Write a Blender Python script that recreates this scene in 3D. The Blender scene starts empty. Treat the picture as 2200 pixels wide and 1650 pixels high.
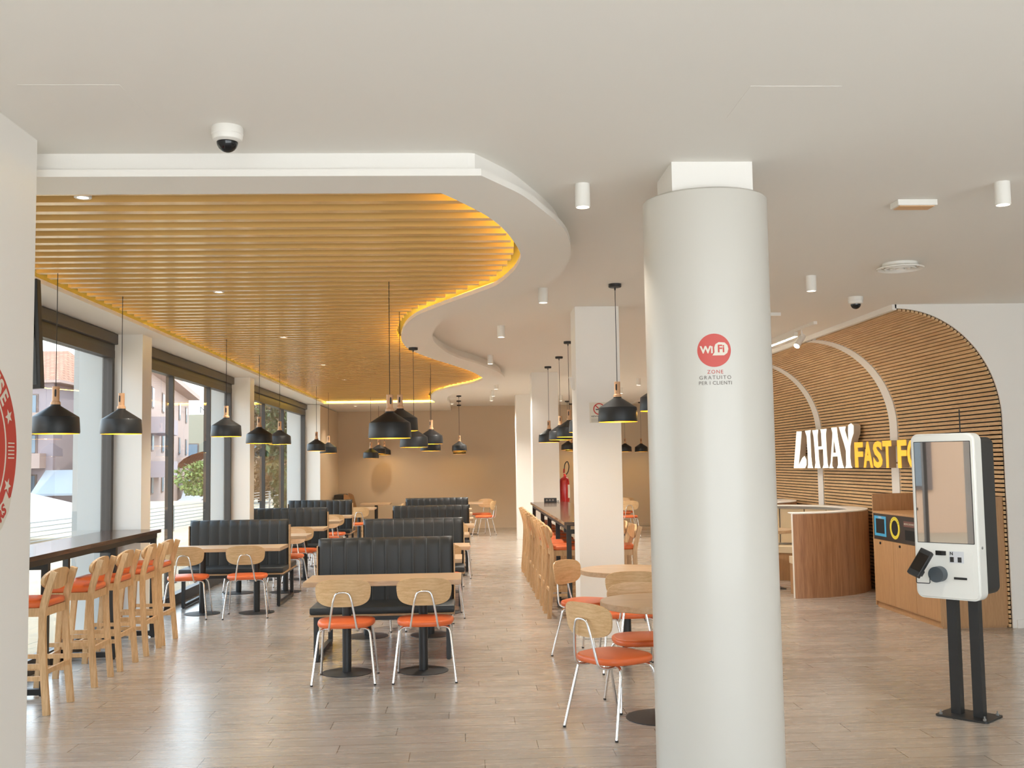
import bpy, bmesh, math, random
from mathutils import Vector, Matrix
random.seed(7)
PI = math.pi
sc = bpy.context.scene
COL = sc.collection

# ------------------------------------------------------------------ camera
def make_camera():
    p, y, r = 0.0750, 0.0453, 0.0155
    fwd = Vector((math.sin(y)*math.cos(p), math.cos(y)*math.cos(p), math.sin(p)))
    right = Vector((math.cos(y), -math.sin(y), 0)); up = right.cross(fwd)
    r2 = right*math.cos(r) - up*math.sin(r); u2 = up*math.cos(r) + right*math.sin(r)
    cd = bpy.data.cameras.new('camera'); co = bpy.data.objects.new('camera', cd); COL.objects.link(co)
    m = Matrix((r2, u2, -fwd)).transposed().to_4x4(); m.translation = Vector((0, 0, 1.7))
    co.matrix_world = m
    cd.sensor_width = 36; cd.lens = 2260/2200*36; cd.clip_end = 400; cd.clip_start = 0.05
    sc.camera = co
make_camera()

# ------------------------------------------------------------------ exposure, sky, sun, daylight through the front glazing
sc.view_settings.view_transform = 'Standard'; sc.view_settings.look = 'None'
sc.view_settings.exposure = 0.1; sc.view_settings.gamma = 1; sc.view_settings.use_curve_mapping = False
SKY = 4.6
SUN = 2.0
FRONT_W = 18
FILL_W = 0
SPOT_W = 30
PEND_W = 1.3
LED = 60.0

w = bpy.data.worlds.new('World'); sc.world = w; w.use_nodes = True
nt = w.node_tree; nt.nodes.clear()
wo = nt.nodes.new('ShaderNodeOutputWorld'); bg = nt.nodes.new('ShaderNodeBackground')
tc = nt.nodes.new('ShaderNodeTexCoord'); sx = nt.nodes.new('ShaderNodeSeparateXYZ'); rp = nt.nodes.new('ShaderNodeValToRGB')
nt.links.new(tc.outputs['Generated'], sx.inputs[0]); nt.links.new(sx.outputs['Z'], rp.inputs[0])
rp.color_ramp.elements[0].position = 0.0; rp.color_ramp.elements[0].color = (0.86, 0.93, 0.97, 1)
rp.color_ramp.elements[1].position = 0.5; rp.color_ramp.elements[1].color = (0.62, 0.80, 1.0, 1)
nt.links.new(rp.outputs[0], bg.inputs[0]); bg.inputs[1].default_value = SKY
nt.links.new(bg.outputs[0], wo.inputs[0])

def add_light(name, kind, loc, energy, color=(1, 1, 1), target=None, **kw):
    d = bpy.data.lights.new(name, kind); d.energy = energy; d.color = color
    for k, v in kw.items(): setattr(d, k, v)
    o = bpy.data.objects.new(name, d); COL.objects.link(o); o.location = loc
    if target is not None:
        o.rotation_euler = (Vector(target)-Vector(loc)).to_track_quat('-Z', 'Y').to_euler()
    return o
add_light('sun', 'SUN', (20, -10, 30), SUN, (1, 0.95, 0.86), target=(20-1.0*20, -10+0.55*20, 30-1.5*20), angle=0.02)
for i, fx in enumerate((-0.6, 2.2, 5.0)):
    add_light('front_daylight', 'AREA', (fx, -1.42, 1.65), FRONT_W, (1.0, 0.975, 0.94), target=(fx, 5, 1.75), shape='RECTANGLE', size=2.4, size_y=2.7)

# ------------------------------------------------------------------ materials
def S(r, g, b):
    f = lambda c: (c/255/12.92) if c/255 <= 0.04045 else ((c/255+0.055)/1.055)**2.4
    return (f(r), f(g), f(b), 1)
def X(r, g, b):
    c = S(r, g, b); return (c[0]*0.6, c[1]*0.6, c[2]*0.6, 1)
def mat(name, color, rough=0.5, metal=0.0, emis=None, es=0, coat=0, bump=0, bscale=40, var=0, vscale=6, spec=0.5):
    m = bpy.data.materials.new(name); m.use_nodes = True; n = m.node_tree; b = n.nodes['Principled BSDF']
    b.inputs['Base Color'].default_value = color; b.inputs['Roughness'].default_value = rough; b.inputs['Metallic'].default_value = metal
    b.inputs['Specular IOR Level'].default_value = spec
    if coat: b.inputs['Coat Weight'].default_value = coat; b.inputs['Coat Roughness'].default_value = 0.08
    if emis: b.inputs['Emission Color'].default_value = emis; b.inputs['Emission Strength'].default_value = es
    if bump or var:
        t = n.nodes.new('ShaderNodeTexCoord')
    if bump:
        x = n.nodes.new('ShaderNodeTexNoise'); x.inputs['Scale'].default_value = bscale; x.inputs['Detail'].default_value = 4
        bp = n.nodes.new('ShaderNodeBump'); bp.inputs['Strength'].default_value = bump; bp.inputs['Distance'].default_value = 0.01
        n.links.new(t.outputs['Object'], x.inputs['Vector']); n.links.new(x.outputs[0], bp.inputs['Height']); n.links.new(bp.outputs[0], b.inputs['Normal'])
    if var:
        x = n.nodes.new('ShaderNodeTexNoise'); x.inputs['Scale'].default_value = vscale; x.inputs['Detail'].default_value = 3
        r = n.nodes.new('ShaderNodeValToRGB')
        r.color_ramp.elements[0].position = 0.3; r.color_ramp.elements[1].position = 0.7
        r.color_ramp.elements[0].color = tuple(c*(1-var) for c in color[:3])+(1,); r.color_ramp.elements[1].color = tuple(min(1, c*(1+var)) for c in color[:3])+(1,)
        n.links.new(t.outputs['Object'], x.inputs['Vector']); n.links.new(x.outputs[0], r.inputs[0]); n.links.new(r.outputs[0], b.inputs['Base Color'])
    return m
def wood(name, c1, c2, stretch=(1, 12, 12), scale=3.0, rough=0.45, ring=0.35, coat=0):
    m = bpy.data.materials.new(name); m.use_nodes = True; n = m.node_tree; b = n.nodes['Principled BSDF']
    b.inputs['Roughness'].default_value = rough
    if coat: b.inputs['Coat Weight'].default_value = coat
    t = n.nodes.new('ShaderNodeTexCoord'); mp = n.nodes.new('ShaderNodeMapping'); mp.inputs['Scale'].default_value = stretch
    a = n.nodes.new('ShaderNodeTexNoise'); a.inputs['Scale'].default_value = scale; a.inputs['Detail'].default_value = 6; a.inputs['Distortion'].default_value = 0.6
    wv = n.nodes.new('ShaderNodeTexNoise'); wv.inputs['Scale'].default_value = scale*5; wv.inputs['Detail'].default_value = 2
    mx = n.nodes.new('ShaderNodeMix'); mx.inputs[0].default_value = ring
    r = n.nodes.new('ShaderNodeValToRGB'); r.color_ramp.elements[0].position = 0.34; r.color_ramp.elements[1].position = 0.66
    r.color_ramp.elements[0].color = c1; r.color_ramp.elements[1].color = c2
    L = n.links.new
    L(t.outputs['Object'], mp.inputs[0]); L(mp.outputs[0], a.inputs['Vector']); L(mp.outputs[0], wv.inputs['Vector'])
    L(a.outputs[0], mx.inputs[2]); L(wv.outputs[0], mx.inputs[3]); L(mx.outputs[0], r.inputs[0]); L(r.outputs[0], b.inputs['Base Color'])
    return m
M = {}
M['outwall'] = mat('exterior_render', S(176, 177, 175), 0.8)
M['wall'] = mat('wall_paint', (0.86, 0.825, 0.77, 1), 0.6, bump=0.05, bscale=60)
M['ceil'] = mat('ceiling_paint', (0.86, 0.825, 0.765, 1), 0.75)
M['tan'] = mat('tan_wall_paint', S(214, 193, 166), 0.6)
M['gloss_white'] = mat('glossy_white_cladding', (0.60, 0.57, 0.51, 1), 0.34, coat=0.1)
M['frame'] = mat('bronze_window_frame', S(70, 63, 60), 0.5, 0.0)
M['darkframe'] = mat('dark_window_frame', S(66, 61, 57), 0.4, 0.3)
M['black'] = mat('black_powder_coat', S(36, 37, 38), 0.45)
M['leather'] = mat('black_leatherette', S(36, 38, 39), 0.42, bump=0.15, bscale=220)
M['piping'] = mat('black_piping', S(84, 87, 88), 0.4)
M['orange'] = mat('orange_leatherette', S(226, 110, 58), 0.36, bump=0.08, bscale=200)
M['cream'] = mat('cream_leatherette', S(224, 205, 172), 0.45)
M['chrome'] = mat('chrome', (0.86, 0.86, 0.86, 1), 0.1, 1.0)
M['oak'] = wood('oak_veneer', S(200, 160, 112), S(226, 192, 146), (1.2, 8, 14), 5, 0.42)
M['top'] = wood('light_oak_top', S(184, 152, 118), S(206, 176, 142), (1, 9, 9), 4, 0.3)
M['stoolwood'] = wood('blond_ash', S(190, 148, 100), S(222, 184, 138), (9, 9, 1.0), 5, 0.42)
M['ply'] = wood('plywood_edge', S(170, 132, 92), S(200, 165, 125), (1, 1, 6), 8, 0.5)
M['bar'] = wood('dark_walnut_top', S(58, 42, 34), S(86, 62, 48), (8, 1, 8), 5, 0.2, coat=0.3)
M['slatwood'] = wood('oak_slat', S(200, 160, 114), S(228, 192, 144), (6, 0.8, 6), 4, 0.5)
M['backing'] = mat('black_backing', S(9, 8, 7), 0.8)
M['cab'] = wood('oak_laminate', S(166, 124, 84), S(190, 148, 104), (18, 18, 0.9), 4, 0.42)
M['planks'] = wood('vertical_oak_boards', S(142, 98, 68), S(186, 140, 102), (7, 7, 0.35), 3.5, 0.4)
M['slat'] = mat('golden_baffle', S(234, 188, 116), 0.24, 0.1, coat=0.3)
M['void'] = mat('baffle_gap_shade', S(60, 46, 30), 0.9)
M['shade'] = mat('black_spun_metal', S(42, 43, 44), 0.42, 0.2)
M['gold'] = mat('gold_lining', (1.0, 0.72, 0.10, 1), 0.35, 0.1)
M['lampwood'] = wood('lamp_beech', S(196, 146, 104), S(222, 176, 134), (10, 10, 1), 6, 0.45)
M['plastic'] = mat('white_plastic', S(236, 232, 224), 0.4)
M['kiosk'] = mat('kiosk_white', S(226, 226, 220), 0.32)
M['domeglass'] = mat('smoked_dome', S(16, 16, 18), 0.05)
M['screen'] = mat('dark_glass_screen', S(20, 17, 16), 0.03, coat=1.0)
M['mirror'] = mat('reflective_touchscreen', (0.36, 0.33, 0.31, 1), 0.02, 0.85)
M['red'] = mat('red_decal', S(196, 62, 52), 0.5)
M['wifired'] = mat('wifi_red', S(200, 76, 66), 0.45)
M['cream_print'] = mat('cream_print', S(222, 214, 198), 0.5)
M['grey_print'] = mat('grey_print', S(120, 112, 104), 0.5)
M['extred'] = mat('extinguisher_red', S(178, 30, 28), 0.25, coat=0.4)
M['lens'] = mat('lamp_lens', (1, 1, 1, 1), 0.4, emis=(1, 0.93, 0.8, 1), es=9)
M['bulb'] = mat('warm_bulb', (1, 0.8, 0.4, 1), 0.4, emis=(1, 0.68, 0.16, 1), es=14)
M['led'] = mat('amber_led', (1, 0.7, 0.2, 1), 0.4, emis=(1.0, 0.66, 0.08, 1), es=LED)
M['led_soft'] = mat('soft_amber_led', (1, 0.7, 0.2, 1), 0.4, emis=(1.0, 0.66, 0.08, 1), es=22)
M['tube'] = mat('led_tube', (1, 1, 1, 1), 0.4, emis=(1, 0.93, 0.80, 1), es=40)
M['signwhite'] = mat('lit_white_letter', (1, 0.98, 0.92, 1), 0.4, emis=(1, 0.98, 0.88, 1), es=0.75)
M['signyellow'] = mat('lit_yellow_letter', S(250, 200, 60), 0.4, emis=(1, 0.56, 0.06, 1), es=0.45)
M['signside'] = mat('letter_side', S(196, 180, 160), 0.5)
M['blue'] = mat('blue_label', S(60, 160, 205), 0.4)
M['yellow'] = mat('yellow_label', S(226, 208, 60), 0.4)
M['maroon'] = mat('maroon_label', S(110, 72, 66), 0.4)
M['panelblack'] = mat('dark_bin_fascia', S(44, 40, 38), 0.4)
M['concrete'] = mat('pale_paving', X(222, 196, 162), 0.9, var=0.06, vscale=2)
M['road'] = mat('asphalt', X(165, 160, 155), 0.9, var=0.06, vscale=1)
M['pink'] = mat('pink_render', X(216, 186, 172), 0.9)
M['lilac'] = mat('lilac_render', X(196, 178, 180), 0.9)
M['beige'] = mat('beige_render', X(205, 195, 170), 0.9)
M['shutter'] = mat('window_shutter', X(150, 128, 118), 0.7)
M['paneblue'] = mat('house_glass', X(150, 170, 185), 0.15)
M['white'] = mat('white_canvas', S(225, 222, 214), 0.8)
M['awning'] = mat('grey_awning', X(196, 204, 212), 0.8)
M['galv'] = mat('galvanised_steel', X(176, 176, 172), 0.4, 0.4)
M['leaf'] = mat('leaf_green', X(88, 104, 62), 0.7, var=0.35, vscale=3)
M['palleaf'] = mat('pale_leaf', X(150, 168, 90), 0.7, var=0.3, vscale=3)
M['brownleaf'] = mat('brown_leaf', X(132, 108, 78), 0.8, var=0.3, vscale=3)
M['bark'] = mat('bark', S(96, 78, 62), 0.9)
M['carpaint'] = mat('car_white', X(226, 226, 226), 0.25, coat=0.4)
M['carred'] = mat('car_red', S(150, 44, 48), 0.25, coat=0.4)
M['tyre'] = mat('tyre', S(30, 30, 30), 0.8)

def roof_tiles():
    m = mat('terracotta_tiles', X(206, 150, 122), 0.85); n = m.node_tree; b = n.nodes['Principled BSDF']
    t = n.nodes.new('ShaderNodeTexCoord'); br = n.nodes.new('ShaderNodeTexBrick'); br.inputs['Scale'].default_value = 1.0
    br.inputs['Color1'].default_value = X(216, 160, 128); br.inputs['Color2'].default_value = X(198, 138, 108); br.inputs['Mortar'].default_value = X(170, 118, 94)
    br.inputs['Brick Width'].default_value = 0.35; br.inputs['Row Height'].default_value = 0.45; br.inputs['Mortar Size'].default_value = 0.04
    n.links.new(t.outputs['Object'], br.inputs['Vector']); n.links.new(br.outputs[0], b.inputs['Base Color']); return m
M['tiles'] = roof_tiles()
def floor_mat():
    m = bpy.data.materials.new('wood_look_tiles'); m.use_nodes = True; n = m.node_tree; b = n.nodes['Principled BSDF']; L = n.links.new
    t = n.nodes.new('ShaderNodeTexCoord')
    br = n.nodes.new('ShaderNodeTexBrick'); br.offset = 0.0; br.offset_frequency = 2
    for k, v in (('Scale', 1.0), ('Brick Width', 1.2), ('Row Height', 0.2), ('Mortar Size', 0.0028), ('Mortar Smooth', 0.1), ('Bias', 0.0)): br.inputs[k].default_value = v
    br.inputs['Color1'].default_value = S(166, 156, 145); br.inputs['Color2'].default_value = S(178, 168, 157); br.inputs['Mortar'].default_value = S(112, 100, 90)
    mp = n.nodes.new('ShaderNodeMapping'); mp.inputs['Scale'].default_value = (0.9, 11, 1)
    nz = n.nodes.new('ShaderNodeTexNoise'); nz.inputs['Scale'].default_value = 2.2; nz.inputs['Detail'].default_value = 6; nz.inputs['Distortion'].default_value = 0.5
    r = n.nodes.new('ShaderNodeValToRGB'); r.color_ramp.elements[0].position = 0.3; r.color_ramp.elements[1].position = 0.7
    r.color_ramp.elements[0].color = (0.86, 0.85, 0.84, 1); r.color_ramp.elements[1].color = (1.05, 1.04, 1.03, 1)
    mx = n.nodes.new('ShaderNodeMix'); mx.data_type = 'RGBA'; mx.blend_type = 'MULTIPLY'; mx.inputs[0].default_value = 1
    sp = n.nodes.new('ShaderNodeSeparateXYZ'); cb = n.nodes.new('ShaderNodeCombineXYZ'); L(t.outputs['Object'], sp.inputs[0])
    def mth(op, a, b):
        q = n.nodes.new('ShaderNodeMath'); q.operation = op
        for i_, v_ in ((0, a), (1, b)):
            if isinstance(v_, (int, float)): q.inputs[i_].default_value = v_
            elif v_ is not None: L(v_, q.inputs[i_])
        return q.outputs[0]
    rowi = mth('FLOOR', mth('DIVIDE', sp.outputs[1], 0.2), None)
    L(mth('ADD', sp.outputs[0], mth('MULTIPLY', rowi, 0.437)), cb.inputs[0]); L(sp.outputs[1], cb.inputs[1])
    L(cb.outputs[0], br.inputs['Vector']); L(t.outputs['Object'], mp.inputs[0]); L(mp.outputs[0], nz.inputs['Vector']); L(nz.outputs[0], r.inputs[0])
    L(br.outputs['Color'], mx.inputs[6]); L(r.outputs[0], mx.inputs[7]); L(mx.outputs[2], b.inputs['Base Color'])
    mr = n.nodes.new('ShaderNodeMapRange'); mr.inputs[3].default_value = 0.24; mr.inputs[4].default_value = 0.30; b.inputs['Coat Weight'].default_value = 0.5; b.inputs['Coat Roughness'].default_value = 0.22
    L(nz.outputs[0], mr.inputs[0]); L(mr.outputs[0], b.inputs['Roughness'])
    bp = n.nodes.new('ShaderNodeBump'); bp.inputs['Strength'].default_value = 0.02; bp.inputs['Distance'].default_value = 0.0005
    L(nz.outputs[0], bp.inputs['Height']); L(bp.outputs[0], b.inputs['Normal'])
    return m
M['floor'] = floor_mat()
def glass_mat():
    m = bpy.data.materials.new('window_glass'); m.use_nodes = True; n = m.node_tree; n.nodes.clear()
    o = n.nodes.new('ShaderNodeOutputMaterial'); a = n.nodes.new('ShaderNodeBsdfTransparent'); g = n.nodes.new('ShaderNodeBsdfGlossy'); g.inputs['Roughness'].default_value = 0.0
    a.inputs[0].default_value = (0.96, 0.975, 0.97, 1); g.inputs[0].default_value = (1, 1, 1, 1)
    f = n.nodes.new('ShaderNodeFresnel'); f.inputs[0].default_value = 1.45; x = n.nodes.new('ShaderNodeMixShader')
    ge = n.nodes.new('ShaderNodeNewGeometry'); iv = n.nodes.new('ShaderNodeMath'); iv.operation = 'SUBTRACT'; iv.inputs[0].default_value = 1; ml = n.nodes.new('ShaderNodeMath'); ml.operation = 'MULTIPLY'
    n.links.new(ge.outputs['Backfacing'], iv.inputs[1]); n.links.new(iv.outputs[0], ml.inputs[0]); n.links.new(f.outputs[0], ml.inputs[1])
    n.links.new(ml.outputs[0], x.inputs[0]); n.links.new(a.outputs[0], x.inputs[1]); n.links.new(g.outputs[0], x.inputs[2]); n.links.new(x.outputs[0], o.inputs[0])
    return m
M['glass'] = glass_mat()

# ------------------------------------------------------------------ helpers
def tag(o, label=None, cat=None, group=None, kind=None):
    if label: o['label'] = label
    if cat: o['category'] = cat
    if group: o['group'] = group
    if kind: o['kind'] = kind
    return o
def empty(name, loc=(0, 0, 0), rz=0, **t):
    o = bpy.data.objects.new(name, None); COL.objects.link(o); o.location = loc; o.rotation_euler = (0, 0, rz); o.empty_display_size = 0.1
    return tag(o, **t)
def mk(name, bm, m, parent=None, smooth=False, auto=None, **t):
    me = bpy.data.meshes.new(name); bmesh.ops.recalc_face_normals(bm, faces=bm.faces[:]); bm.to_mesh(me); bm.free()
    ms = m if isinstance(m, (list, tuple)) else [m]
    for x in ms: me.materials.append(x)
    if smooth:
        for p in me.polygons: p.use_smooth = True
        me.set_sharp_from_angle(angle=math.radians(auto or 40))
    o = bpy.data.objects.new(name, me); COL.objects.link(o)
    if parent: o.parent = parent
    return tag(o, **t)
def B(): return bmesh.new()
def box(bm, x0, x1, y0, y1, z0, z1, bev=0, mi=0, mtx=None):
    vs = [bm.verts.new((x, y, z)) for x in (x0, x1) for y in (y0, y1) for z in (z0, z1)]
    fs = [(0, 1, 3, 2), (4, 6, 7, 5), (0, 4, 5, 1), (2, 3, 7, 6), (0, 2, 6, 4), (1, 5, 7, 3)]
    faces = [bm.faces.new([vs[i] for i in f]) for f in fs]
    for f in faces: f.material_index = mi
    if mtx is not None:
        for v in vs: v.co = mtx @ v.co
    if bev:
        es = list({e for f in faces for e in f.edges})
        bmesh.ops.bevel(bm, geom=es, offset=bev, segments=2, affect='EDGES', profile=0.6)
def obox(*a, bev=0, mtx=None):
    bm = B(); box(bm, *a, bev=bev, mtx=mtx); return bm
def cyl(bm, c, r, z0, z1, n=24, r2=None, mi=0):
    r2 = r if r2 is None else r2
    a = [bm.verts.new((c[0]+r*math.cos(2*PI*i/n), c[1]+r*math.sin(2*PI*i/n), z0)) for i in range(n)]
    b = [bm.verts.new((c[0]+r2*math.cos(2*PI*i/n), c[1]+r2*math.sin(2*PI*i/n), z1)) for i in range(n)]
    for i in range(n): bm.faces.new((a[i], a[(i+1) % n], b[(i+1) % n], b[i])).material_index = mi
    bm.faces.new(a[::-1]).material_index = mi; bm.faces.new(b).material_index = mi
def ocyl(c, r, z0, z1, n=24, r2=None):
    bm = B(); cyl(bm, c, r, z0, z1, n, r2); return bm
def lathe(bm, prof, n=32, c=(0, 0, 0), close=False):
    rings = []
    for r, z in prof:
        if r < 1e-5: rings.append([bm.verts.new((c[0], c[1], c[2]+z))])
        else: rings.append([bm.verts.new((c[0]+r*math.cos(2*PI*i/n), c[1]+r*math.sin(2*PI*i/n), c[2]+z)) for i in range(n)])
    for a, b in zip(rings, rings[1:]):
        for i in range(n):
            q = [a[i % len(a)], a[(i+1) % len(a)], b[(i+1) % len(b)], b[i % len(b)]]
            q2 = []
            for v in q:
                if v not in q2: q2.append(v)
            if len(q2) > 2: bm.faces.new(q2)
    return bm
def olathe(prof, n=32, c=(0, 0, 0)): return lathe(B(), prof, n, c)
def smooth_path(pts, k=4, closed=False):
    P = [Vector(p) for p in pts]; out = []; n = len(P)
    rng = range(n if closed else n-1)
    for i in rng:
        p0 = P[(i-1) % n] if (closed or i > 0) else P[0]; p1 = P[i]; p2 = P[(i+1) % n]; p3 = P[(i+2) % n] if (closed or i+2 < n) else P[-1]
        for j in range(k):
            t = j/k; out.append(0.5*((2*p1)+(-p0+p2)*t+(2*p0-5*p1+4*p2-p3)*t*t+(-p0+3*p1-3*p2+p3)*t**3))
    if not closed: out.append(P[-1])
    return out
def round_path(pts, r, k=4):
    P = [Vector(p) for p in pts]; out = [P[0]]
    for i in range(1, len(P)-1):
        a, b, c = P[i-1], P[i], P[i+1]; d1 = (a-b); d2 = (c-b); rr = min(r, d1.length*0.45, d2.length*0.45)
        s = b+d1.normalized()*rr; e = b+d2.normalized()*rr
        for j in range(k+1):
            t = j/k; out.append((1-t)**2*s+2*t*(1-t)*b+t*t*e)
    out.append(P[-1]); return out
def tube(bm, pts, r, n=8, caps=True, rect=None):
    P = [Vector(p) for p in pts]; rings = []; up = None
    for i, p in enumerate(P):
        if i == 0: t = P[1]-P[0]
        elif i == len(P)-1: t = P[-1]-P[-2]
        else: t = (P[i+1]-P[i]).normalized()+(P[i]-P[i-1]).normalized()
        t.normalize()
        if up is None:
            up = Vector((0, 0, 1)) if abs(t.z) < 0.9 else Vector((0, 1, 0))
        s = t.cross(up)
        if s.length < 1e-4: s = t.cross(Vector((1, 0, 0)))
        s.normalize(); u = s.cross(t).normalized(); up = u
        if rect:
            ring = [bm.verts.new(p+s*a*rect[0]/2+u*b*rect[1]/2) for a, b in ((-1, -1), (1, -1), (1, 1), (-1, 1))]
        else:
            ring = [bm.verts.new(p+s*math.cos(2*PI*j/n)*r+u*math.sin(2*PI*j/n)*r) for j in range(n)]
        rings.append(ring)
    m = len(rings[0])
    for a, b in zip(rings, rings[1:]):
        for j in range(m): bm.faces.new((a[j], a[(j+1) % m], b[(j+1) % m], b[j]))
    if caps: bm.faces.new(rings[0][::-1]); bm.faces.new(rings[-1])
    return bm
def superell(w, h, e=3.0, n=36):
    out = []
    for i in range(n):
        a = 2*PI*i/n; c, s = math.cos(a), math.sin(a)
        out.append((w/2*math.copysign(abs(c)**(2/e), c), h/2*math.copysign(abs(s)**(2/e), s)))
    return out
def pad(bm, outline, z0, z1, edge=0.012, puff=0.0, c=(0, 0), segs=3):
    """cushion: outline scaled in rings with a rounded edge, in XY"""
    rings = []
    W = max(abs(p[0]) for p in outline); H = max(abs(p[1]) for p in outline)
    def ring(ins, z): return [bm.verts.new((c[0]+p[0]*(1-ins/W), c[1]+p[1]*(1-ins/H), z)) for p in outline]
    rings.append(ring(edge, z0))
    for k in range(segs+1):
        a = PI/2*k/segs; rings.append(ring(edge*(1-math.sin(a)), z0+edge*(1-math.cos(a))))
    for k in range(segs+1):
        a = PI/2*k/segs; rings.append(ring(edge*(1-math.cos(a)), z1-edge+edge*math.sin(a)))
    if puff: rings.append(ring(W*0.35, z1+puff*0.7)); rings.append(ring(W*0.75, z1+puff))
    n = len(outline)
    for a, b in zip(rings, rings[1:]):
        for j in range(n): bm.faces.new((a[j], a[(j+1) % n], b[(j+1) % n], b[j]))
    bm.faces.new(rings[0][::-1]); bm.faces.new(rings[-1]); return bm
def plate(bm, outline, t, fn):
    """outline (u,v) extruded by t, mapped through fn(u,v,d); subdivided fan for curvature"""
    K = 6; n = len(outline)
    for side in (0, 1):
        pass
    grids = []
    for d in (0, t):
        rr = []
        for k in range(K, 0, -1): rr.append([bm.verts.new(fn(p[0]*k/K, p[1]*k/K, d)) for p in outline])
        cv = bm.verts.new(fn(0, 0, d)); grids.append((rr, cv))
        for a, b in zip(rr, rr[1:]):
            for j in range(n): bm.faces.new((a[j], a[(j+1) % n], b[(j+1) % n], b[j]))
        for j in range(n): bm.faces.new((rr[-1][j], rr[-1][(j+1) % n], cv))
    a, b = grids[0][0][0], grids[1][0][0]
    for j in range(n): bm.faces.new((a[j], a[(j+1) % n], b[(j+1) % n], b[j]))
    return bm
def prism(bm, pts, z0, z1, mi=0):
    a = [bm.verts.new((p[0], p[1], z0)) for p in pts]; b = [bm.verts.new((p[0], p[1], z1)) for p in pts]; n = len(pts)
    f1 = bm.faces.new(a[::-1]); f2 = bm.faces.new(b)
    sides = [bm.faces.new((a[i], a[(i+1) % n], b[(i+1) % n], b[i])) for i in range(n)]
    for f in sides+[f1, f2]: f.material_index = mi
    f1.normal_update(); f2.normal_update()
    bmesh.ops.triangulate(bm, faces=[f1, f2], ngon_method='EAR_CLIP')
    return bm
def tri_prism(pts, z0, z1): return prism(B(), pts, z0, z1)
def outline_mesh(splines, depth, name):
    """2D outlines with holes -> mesh in XY extruded +-depth/2"""
    cu = bpy.data.curves.new(name, 'CURVE'); cu.dimensions = '2D'; cu.fill_mode = 'BOTH'; cu.extrude = depth/2
    for s in splines:
        sp = cu.splines.new('POLY'); sp.points.add(len(s)-1); sp.use_cyclic_u = True
        for p, q in zip(sp.points, s): p.co = (q[0], q[1], 0, 1)
    o = bpy.data.objects.new(name, cu); COL.objects.link(o); bpy.context.view_layer.update()
    me = bpy.data.meshes.new_from_object(o.evaluated_get(bpy.context.evaluated_depsgraph_get()))
    bpy.data.objects.remove(o); bpy.data.curves.remove(cu); return me
def text_mesh(body, size, depth=0.001, bold=0.0, align='CENTER', spacing=1.0):
    cu = bpy.data.curves.new('t', 'FONT'); cu.body = body; cu.size = size; cu.extrude = depth/2; cu.offset = bold; cu.align_x = align; cu.align_y = 'CENTER'; cu.space_character = spacing
    cu.resolution_u = 3
    o = bpy.data.objects.new('t', cu); COL.objects.link(o); bpy.context.view_layer.update()
    me = bpy.data.meshes.new_from_object(o.evaluated_get(bpy.context.evaluated_depsgraph_get()))
    bpy.data.objects.remove(o); bpy.data.curves.remove(cu); return me
def link_mesh(name, me, m, mtx=None, parent=None, fn=None, **t):
    if fn and len(me.polygons) < 400:
        bm = bmesh.new(); bm.from_mesh(me); bmesh.ops.triangulate(bm, faces=bm.faces[:])
        for _ in range(4):
            es = [e for e in bm.edges if e.calc_length() > 0.012]
            if not es: break
            bmesh.ops.subdivide_edges(bm, edges=es, cuts=1); bmesh.ops.triangulate(bm, faces=bm.faces[:])
        bm.to_mesh(me); bm.free()
    me.materials.clear()
    for x in (m if isinstance(m, (list, tuple)) else [m]): me.materials.append(x)
    for v in me.vertices:
        co = mtx @ v.co if mtx is not None else v.co.copy()
        v.co = fn(co) if fn else co
    me.name = name
    o = bpy.data.objects.new(name, me); COL.objects.link(o)
    if parent: o.parent = parent
    return tag(o, **t)
KIDS = {}
def dup(root, loc, rz=0, label=None, group=None):
    r = root.copy(); COL.objects.link(r); r.location = loc; r.rotation_euler = (0, 0, rz)
    if label: r['label'] = label
    if group: r['group'] = group
    for ch in list(root.children):
        c = ch.copy(); COL.objects.link(c); c.parent = r
        for g in ch.children:
            d = g.copy(); COL.objects.link(d); d.parent = c
    return r
class Maker:
    def __init__(s, fn): s.fn = fn; s.first = None
    def __call__(s, loc, rz, label, group=None):
        if s.first is None:
            s.first = s.fn(); o = s.first; o.location = loc; o.rotation_euler = (0, 0, rz); o['label'] = label
            if group: o['group'] = group
            return o
        return dup(s.first, loc, rz, label, group)

# ------------------------------------------------------------------ SETTING
H = 3.23; SZ = 3.10
WX = -3.68
st = dict(kind='structure')
mk('floor', obox(-3.8, 8.2, -1.6, 28.3, -0.12, 0), M['floor'], **st)
mk('ceiling', obox(-4.0, 8.4, -1.9, 28.4, H, H+0.35), M['ceil'], **st)
mk('wall_back', obox(-3.9, 8.3, 28.0, 28.25, 0, H), M['tan'], **st)
mk('wall_left', obox(-2.35, -1.97, -1.5, 4.884, 0, H), M['wall'], **st)
mk('wall_right', obox(8.0, 8.25, -1.5, 10.3, 0, H), M['wall'], **st)
mk('wall_right', obox(5.42, 5.7, 10.6, 28, 0, H), M['wall'], **st)
# end wall facing the room front with the arched opening
ARC = [(4.33+1.05*math.cos(a), 2.06+1.13*math.sin(a)) for a in [PI/2*i/60 for i in range(61)]]   # from wall up to ceiling
def end_wall():
    bm = B(); pts = [(5.38, 0), (5.38, 2.06)]+ARC[1:]+[(4.33, H), (8.2, H), (8.2, 0)]
    bm = tri_prism([(p[0], p[1]) for p in pts], 0, 0.3)
    bm.transform(Matrix(((1, 0, 0, 0), (0, 0, 1, 10.3), (0, 1, 0, 0), (0, 0, 0, 1))))
    return mk('wall_end', bm, M['wall'], **st)
end_wall()
mk('baseboard_right', obox(5.42, 8.0, 10.285, 10.3, 0, 0.08), M['wall'], **st)
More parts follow.
